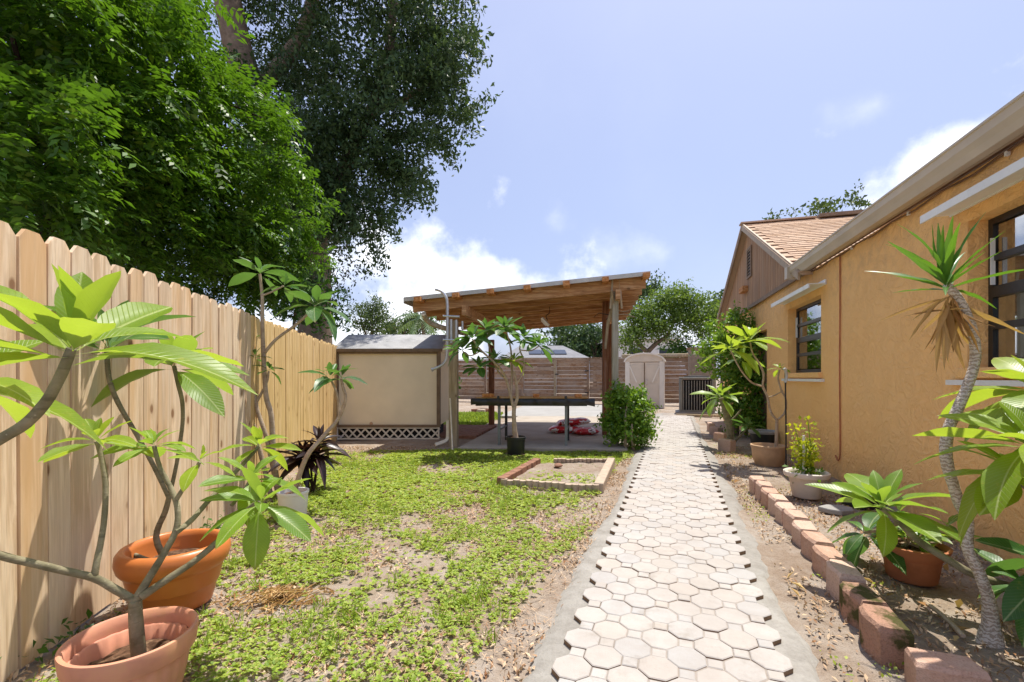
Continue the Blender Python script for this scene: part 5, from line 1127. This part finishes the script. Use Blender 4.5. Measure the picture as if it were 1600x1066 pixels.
def raised_bed():
    fl, fr, br, bl = G(782, 761), G(936, 772), G(955, 727), G(840, 727)
    e = empty('raised_bed', (fl+fr+br+bl)/4, 'low rectangular garden bed edged with bricks and scalloped concrete in the lawn', 'garden bed')
    def scal(a, b, n, mat, h):
        d = (b-a); L = d.length; d.normalize(); nr = Vector((d.y, -d.x, 0))
        for i in range(n):
            m = MB(); p0 = a+d*(L*i/n+.002); p1 = a+d*(L*(i+1)/n-.002); pts = []
            for k in range(7):
                t = k/6; pts.append(p0.lerp(p1, t)+nr*(.018*math.sin(math.pi*t)))
            pts += [p1-nr*.05, p0-nr*.05]; hh = h+random.uniform(-.008, .008); m.prism([p-Vector((0, 0, .03)) for p in pts], (0, 0, hh+.03)); m.build('edger_rib', mat, e)
    scal(fl, fr, 15, M['edger_pale'], .085); scal(bl+(br-bl)*.22, br, 14, M['edger'], .085)
    d = (bl-fl); L = d.length; d.normalize(); n = 7
    for i in range(n):
        p = fl+d*(L*(i+.5)/n); m = MB(); m.box((p.x, p.y, .045), (L/n-.012, .095, .11), math.atan2(d.y, d.x)+random.uniform(-.06, .06), random.uniform(-.05, .05)); m.build('brick', M['brick_red'], e, bevel=.008)
    m = MB(); m.beam(fr+Vector((0, .03, .04)), br+Vector((0, 0, .04)), .10, .13); m.build('edge_beam', M['edger_pale'], e, bevel=.012)
    ins = [c.lerp((fl+fr+br+bl)/4, .06) for c in (fl, fr, br, bl)]; n = 14; vs = []
    for j in range(n+1):
        for i in range(n+1):
            p = ins[0].lerp(ins[1], i/n).lerp(ins[3].lerp(ins[2], i/n), j/n); vs.append(Vector((p.x, p.y, .035+random.uniform(-.008, .008))))
    m = MB(); m.add(vs, [(j*(n+1)+i, j*(n+1)+i+1, (j+1)*(n+1)+i+1, (j+1)*(n+1)+i) for j in range(n) for i in range(n)]); m.build('bed_soil', M['soil'], e, True)
    rk = G(872, 735); m = MB(); m.lathe([(.02, 0), (.05, .01), (.055, .03), (.03, .05), (.01, .052)], rk+Vector((0, 0, .04)), 8, .25, 3); tag(m.build('stone', M['brick_red'], None, True), 'single small stone lying in the middle of the garden bed', 'stone')
raised_bed()
def table():
    a = SP(.30, .30); e = empty('work_table', SP(1.2, .6), 'long work table draped with black plastic on the slab', 'table')
    u0, u1, v0, v1, zt = .2, 2.18, .28, 1.02, .86
    n = 5
    for i in range(n):
        m = MB(); w = (v1-v0)/n; sbox(m, u0+.04, u1-.06, v0+i*w+.003, v0+(i+1)*w-.003, zt-.03, zt); m.build('top_plank', M['table_wood'], e)
    m = MB(); N = 40; vs = []; rnd = random.Random(6)
    for k, (z, o) in enumerate(((zt-.012, .0), (zt-.03, .022), (zt-.075, .03), (zt-.125, .018))):
        for i in range(N+1):
            u = u0-.05+(u1-u0+.1)*i/N; vs.append(SP(u, v0-.012-o*(1+.5*math.sin(i*.9)+.3*math.sin(i*2.1)), z+(0.012*math.sin(i*.55)-.02*max(0, i-N*.9)/4 if k > 1 else 0)))
    m.add(vs, [(k*(N+1)+i, k*(N+1)+i+1, (k+1)*(N+1)+i+1, (k+1)*(N+1)+i) for k in range(3) for i in range(N)]); m.build('plastic_drape', M['table_black'], e, True)
    m = MB(); sbox(m, u0+.02, u1-.08, v0+.03, v1-.03, zt-.14, zt-.05); m.build('apron', M['table_black'], e)
    for u in (.62, 1.75):
        for v, mt in ((v0+.04, 'steel'), (v1-.06, 'dark_steel')):
            m = MB(); sbox(m, u-.022, u+.022, v-.02, v+.02, .055, zt-.14); m.build('leg', M[mt], e)
        m = MB(); sbox(m, u-.014, u+.014, v0+.06, v1-.08, .30, .33); m.build('brace', M['steel'], e)
        m = MB(); sbox(m, u-.02, u+.02, v0-.05, v0-.032, zt-.14, zt+.03); m.build('clamp', M['dark_steel'], e)
    for u, w, lab in ((.42, .20, 'orange brick on the left end of the black-draped table'), (1.24, .10, 'small brick near the middle of the black-draped table'), (1.95, .11, 'small brick near the right end of the black-draped table')):
        m = MB(); c = SP(u, v0+.1, zt+.0335); m.box(c, (w, .09, .06), rz=random.uniform(-.3, .3)); tag(m.build('brick', M['rafter_end'], None, bevel=.006), lab, 'brick')
table()
def bags():
    def bag(c, rz, tilt, sz, lab):
        m = MB(); n, k = 14, 10; vs = []
        for s in (1, -1):
            for j in range(k+1):
                for i in range(n+1):
                    u, v = i/n*2-1, j/k*2-1; h = (1-abs(u)**4)*(1-abs(v)**4); x, y = u*sz[0]/2*(1-.05*abs(v)**2), v*sz[1]/2*(1-.05*u*u)
                    vs.append(Vector((x, y, s*h**.6*sz[2]/2+.008*math.sin(u*9+v*5+s)*h)))
        a = (n+1)*(k+1); f = []
        for j in range(k):
            for i in range(n): q = (j*(n+1)+i, j*(n+1)+i+1, (j+1)*(n+1)+i+1, (j+1)*(n+1)+i); f += [q, tuple(x+a for x in q[::-1])]
        T = Matrix.Translation(c) @ Matrix.Rotation(rz, 4, 'Z') @ Matrix.Rotation(tilt, 4, 'Y'); m.add([T @ v for v in vs], f); o = m.build('mulch_bag', M['bag'], None, True, auto=180); tag(o, lab, 'bag', 'mulch bags on the slab')
    c = G(882, 676, .06); c.z = .13; bag(c, -.1, .0, (.66, .42, .15), 'red plastic mulch bag lying at the left of the pile')
    c = G(915, 679, .06); c.z = .13; bag(c, .12, 0, (.5, .36, .13), 'red plastic mulch bag lying at the right of the pile')
    c = G(897, 676, .06)+Vector((0, .12, 0)); c.z = .27; bag(c, .05, -.08, (.70, .42, .14), 'red and white mulch bag on top of the pile')
bags()
# black tray by the wall, steel hook, flat stones, stick
o = MB(); c = HW(4.35, .25); o.box((c.x, c.y, .05), (.30, .22, .11), .3); tag(o.build('black_tray', M['black_pot'], None, bevel=.02), 'black plastic tray tucked against the base of the house wall', 'tray')
o = MB(); c = G(1308, 800); o.prism([(c.x+.14*math.cos(a)*(1+.15*math.sin(a*3)), c.y+.11*math.sin(a), -.005) for a in np.linspace(0, 6.28, 8)[:-1]], (0, 0, .045)); tag(o.build('flat_stone', M['slab_pale'], None, bevel=.01), 'flat pale stone behind the scalloped blocks near the off-white pot', 'stone')
o = MB(); o.tube([G(1445, 945)+Vector((0, 0, .015)), G(1475, 970)+Vector((0, 0, .02)), G(1505, 998)+Vector((0, 0, .012))], .011, 6); tag(o.build('stick', M['plum_bark_pale'], None), 'bare stick lying on the sand beside the dracaena trunk', 'stick')
hk = G(1228, 733); eh = empty('garden_hook', hk, 'thin black garden hook pole standing by the tan pot', 'pole')
Yh = hk.y; MB().tube([hk, P(1228, 660, Yh), P(1227, 590, Yh), P(1227, 582, Yh)], .010, 6, 1).build('pole', M['dark_steel'], eh)
MB().tube([P(1227, 598, Yh-.02), P(1229, 588, Yh-.02), P(1227, 577, Yh-.02), P(1225, 578, Yh-.02)], .018, 8).build('cap', M['galv'], eh, True)
def stone_pile():
    rnd = random.Random(12)
    for i, (x, y) in enumerate(((742, 640), (752, 641), (762, 640), (748, 635), (758, 634))):
        c = G(x, y+4); c.z = .05+(.12 if i > 2 else 0); m = MB(); m.box(c, (rnd.uniform(.2, .3), .18, .12), rz=rnd.uniform(-.5, .5)); tag(m.build('paving_stone', M['edger_pale' if i % 2 else 'brick_red'], None, bevel=.015), '%s stone in the little pile beyond the left shelter post' % ['leftmost lower', 'middle lower', 'rightmost lower', 'left upper', 'right upper'][i], 'stone', 'stones piled beyond the shelter')
stone_pile()
sh = P(693, 590, 13); sh.z = 0
tree('rear_shrub', 'leafy shrub seen in the gap between the beige shed and the shelter post', 'shrub', sh, [(tk(sh, sh+Vector((0, 0, 1)), sh+Vector((.1, 0, 2.2))), [.04, .03, .01])], [(sh+Vector((0, 0, 1.2)), (.32, .4, .6)), (sh+Vector((.05, 0, 2.0)), (.35, .4, .5)), (sh+Vector((-.05, 0, .5)), (.3, .3, .35))], 'bush_dark', per=22, k_per=70, rc=.11, size=.13)

# ================================================================ ground cover (nobody could count it)
def vnoise(x, y, s, seed):
    r = np.random.default_rng(seed); g = r.random((128, 128)); u, v = x*s+50, y*s+50; i, j = np.floor(u).astype(int), np.floor(v).astype(int); fu, fv = u-i, v-j; fu = fu*fu*(3-2*fu); fv = fv*fv*(3-2*fv)
    a = lambda p, q: g[p % 128, q % 128]
    return (a(i, j)*(1-fu)+a(i+1, j)*fu)*(1-fv)+(a(i, j+1)*(1-fu)+a(i+1, j+1)*fu)*fv
def fbm(x, y, s, seed): return (vnoise(x, y, s, seed)+.5*vnoise(x, y, s*2.1, seed+1)+.3*vnoise(x, y, s*4.3, seed+2))/1.8
def path_a(x, y): return (x-PO.x)*PR.x+(y-PO.y)*PR.y
def in_quad(x, y, q):
    ok = np.ones(len(x), bool)
    for i in range(4):
        a, b = q[i], q[(i+1) % 4]; ok &= ((b.x-a.x)*(y-a.y)-(b.y-a.y)*(x-a.x)) > 0
    return ok
bedq = [G(782, 761), G(936, 772), G(955, 727), G(840, 727)]
def lawn_mask(x, y):
    left = x-(-1.69-.195*y); right = -path_a(x, y); d = fbm(x, y, 1.15, 40); d2 = fbm(x, y, 3.4, 60)
    p = np.clip((d*.45+d2*.55-.345)*6, 0.10, 1)*np.clip(.55+1.2*(vnoise(x, y, 9.0, 510)), 0, 1)
    p *= np.clip((left-.10)/.35, 0.03, 1)*np.clip((right-.10-.25*vnoise(x, y, 1.6, 77))/.12, 0, 1)
    p *= np.where(in_quad(x, y, bedq), .35, 1)
    p *= np.where(((x-P(430, 0, 2.4).x)**2/.10+(y-2.42)**2/.035) < 1, .08, 1)
    for q, r in ((pk, .2), (og, .24), (bk, .13), (bp, .17)): p *= ((x-q.x)**2+(y-q.y)**2 > r*r)
    return p
def sample(n, x0, x1, y0, y1, mask):
    x = rng.uniform(x0, x1, n); y = rng.uniform(y0, y1, n); k = rng.random(n) < mask(x, y); return x[k], y[k]
def cover():
    Vs, Qs, o = [], [], 0
    for (y0, y1, dens, sz, k) in ((1.2, 2.4, 3000, .0148, 5), (2.4, 4.2, 2500, .0180, 5), (4.2, 7.5, 1400, .026, 5)):
        x0, x1 = -3.2, 2.2; n = int((x1-x0)*(y1-y0)*dens); x, y = sample(n, x0, x1, y0, y1, lambda a, b: lawn_mask(a, b)*((a+1.69+.195*b) > .03))
        N = len(x); hgt = .004+.055*np.clip(fbm(x, y, 2.2, 91)-.3, 0, 1)*rng.random(N); c = np.repeat(np.stack([x, y, gz(x, y)+hgt], 1), k, 0); ps = np.repeat(rng.uniform(.6, 1.45, N), k)
        az = np.repeat(rng.uniform(0, 6.28, N), k)+np.tile(np.arange(k)*2*np.pi/k, N)+rng.normal(size=N*k)*.25; el = rng.uniform(.0, .75, N*k)
        d = np.stack([np.cos(az)*np.cos(el), np.sin(az)*np.cos(el), np.sin(el)], 1); b = np.stack([-np.sin(az), np.cos(az), rng.normal(size=N*k)*.25], 1); nn = np.cross(d, b); L_ = (sz*ps*rng.uniform(.75, 1.2, N*k))[:, None]
        V = np.stack([c, c+d*L_*.55+b*L_*.36+nn*L_*.06, c+d*L_-np.array([0, 0, .18])*L_, c+d*L_*.55-b*L_*.36+nn*L_*.06], 1).reshape(-1, 3)
        Q = np.arange(len(V)).reshape(-1, 4); Vs.append(V); Qs.append(Q+o); o += len(V)
    big_mesh('ground_cover', np.concatenate(Vs), np.concatenate(Qs), M['cover'])['kind'] = 'stuff'
    ob = bpy.data.objects['ground_cover']; tag(ob, 'low bright green weeds and ground cover matting the lawn', 'ground cover')
    # grass blades
    x, y = sample(4200, -3.0, 2.0, 1.3, 7.2, lambda a, b: lawn_mask(a, b)*np.clip((fbm(a, b, 1.8, 130)-.48)*8, 0, 1)); k = 9
    cx = np.repeat(x, k)+rng.normal(size=len(x)*k)*.018; cy = np.repeat(y, k)+rng.normal(size=len(x)*k)*.018; N = len(cx); h = rng.uniform(.03, .075, N)
    az = rng.uniform(0, 6.28, N); ln = rng.uniform(.1, .7, N); b = np.stack([cx, cy, gz(cx, cy)-.005], 1); sd = np.stack([-np.sin(az), np.cos(az), 0*az], 1)*.0022; d = np.stack([np.cos(az)*ln, np.sin(az)*ln, np.ones(N)], 1)
    V = np.stack([b-sd, b+sd, b+d*h[:, None]*.6+sd*.8, b+d*h[:, None]*np.array([1.25, 1.25, 1.0]), b+d*h[:, None]*.6-sd*.8], 1).reshape(-1, 3)
    tag(big_mesh('grass_tufts', V, np.arange(len(V)).reshape(-1, 5), M['grass']), 'thin grass tufts growing through the lawn weeds', 'grass')['kind'] = 'stuff'
    x, y = sample(26000, -3.0, 1.6, 1.3, 7.3, lambda a, b: (-path_a(a, b) > .08)*((a+1.69+.195*b) > .04)*np.clip((fbm(a, b, 1.7, 410)-.34)*4, .08, .8)); N = len(x); az = rng.uniform(0, 6.28, N); l = rng.uniform(.02, .07, N); p = np.stack([x, y, gz(x, y)+rng.uniform(.002, .022, N)], 1); d = np.stack([np.cos(az), np.sin(az), rng.normal(size=N)*.15], 1)*l[:, None]; sd = np.stack([-np.sin(az), np.cos(az), 0*az], 1)*.0016
    V = np.stack([p-sd, p+sd, p+d+sd*.4, p+d-sd*.4], 1).reshape(-1, 3); tag(big_mesh('dry_thatch', V, np.arange(len(V)).reshape(-1, 4), M['litter']), 'dry pale thatch strewn among the lawn weeds', 'thatch')['kind'] = 'stuff'
    # far grass patch beyond the shelter
    N = 9000; x = rng.uniform(-3.4, -.3, N); y = rng.uniform(11.2, 15.2, N); keep = (x < -.75+.17*(y-11)); x, y = x[keep], y[keep]; p = np.stack([x, y, .03+0*x], 1); V, Q = leaves(p, .10, .2, aspect=.3, droop=-2)
    tag(big_mesh('grass_patch', V, Q, M['grass']), 'sunny grass patch beyond the bricks left of the slab', 'grass')['kind'] = 'stuff'
    # weeds in the right-hand bed and along the path
    def bedmask(a, b):
        t = path_a(a, b)-PW; wall = (a-2.36)*HN.x+(b)*HN.y
        return np.clip((fbm(a, b, 2.6, 200)-.50)*6, 0, .5)*(t > .16)*(wall > .05)
    x, y = sample(9000, .8, 5, 1.3, 9, bedmask); k = 3; cx = np.repeat(x, k)+rng.normal(size=len(x)*k)*.02; cy = np.repeat(y, k)+rng.normal(size=len(x)*k)*.02
    V, Q = leaves(np.stack([cx, cy, gz(cx, cy)+rng.uniform(.003, .02, len(cx))], 1), .018, 1.2, aspect=.65); tag(big_mesh('bed_weeds', V, Q, M['cover']), 'tiny weeds scattered on the sandy bed by the house', 'weeds')['kind'] = 'stuff'
    # litter: dry leaf bits
    def litmask(a, b):
        t = path_a(a, b); wall = (a-2.36)*HN.x+b*HN.y; left = a-(-1.69-.195*b)
        return (((t < -.06) & (left > .02)) | ((t > PW+.14) & (wall > .02)))*np.clip((fbm(a, b, 2.0, 300)-.36)*4, .04, 1)
    x, y = sample(80000, -3.2, 4.6, 1.25, 8, litmask); V, Q = leaves(np.stack([x, y, gz(x, y)+.001], 1), .030, 3.0, fold=.1, aspect=.38); tag(big_mesh('leaf_litter', V, Q, M['litter']), 'dry brown leaf bits scattered over soil and lawn', 'leaf litter')['kind'] = 'stuff'
    x, y = sample(330, .9, 4.4, 1.3, 7, lambda a, b: litmask(a, b)*(path_a(a, b) > PW+.1)); V, Q = leaves(np.stack([x, y, gz(x, y)+.008], 1), .065, 2.5, fold=.15, aspect=.42); tag(big_mesh('fallen_leaves', V, Q, M['dead_leaf']), 'larger fallen brown leaves on the bed by the house', 'fallen leaves')['kind'] = 'stuff'
    # heap of dry straw
    c = Vector((P(432, 0, 2.42).x, 2.42, 0)); m = MB(); rnd = random.Random(17)
    for i in range(420):
        r = abs(rnd.gauss(0, .5)); a = rnd.uniform(0, 6.28); p = c+Vector((r*.30*math.cos(a), r*.17*math.sin(a), .01+.05*max(0, 1-r)*rnd.random())); az = rnd.gauss(.9, .8); l = rnd.uniform(.02, .085)*(1.6 if i < 22 else 1); d = Vector((math.cos(az), math.sin(az), rnd.uniform(-.1, .28)))
        sd = Vector((-math.sin(az), math.cos(az), rnd.uniform(-.3, .3)))*rnd.uniform(.0018, .0045); q = p+d*l*.5+Vector((0, 0, .006)); m.add([p-sd, p+sd, q+sd, p+d*l, q-sd], [(0, 1, 2, 3, 4)])
    tag(m.build('straw_heap', M['dead_leaf'], None), 'heap of dry pale straw and shredded leaves on the lawn', 'straw')['kind'] = 'stuff'
    # leafy weeds along the fence foot
    ps = []
    for Yw, nn in ((2.05, 26), (1.95, 18), (2.75, 40), (3.1, 60), (3.5, 60)):
        f = FP(Yw, .09); ps.append(np.array(f)+rng.normal(size=(nn, 3))*np.array([.05, .08, .03])+np.array([0, 0, .05]))
    V, Q = leaves(np.concatenate(ps), .04, 1.0, aspect=.6); tag(big_mesh('fence_weeds', V, Q, M['bush_dark']), 'broad-leaved weeds at the foot of the weathered pickets', 'weeds')['kind'] = 'stuff'
cover()
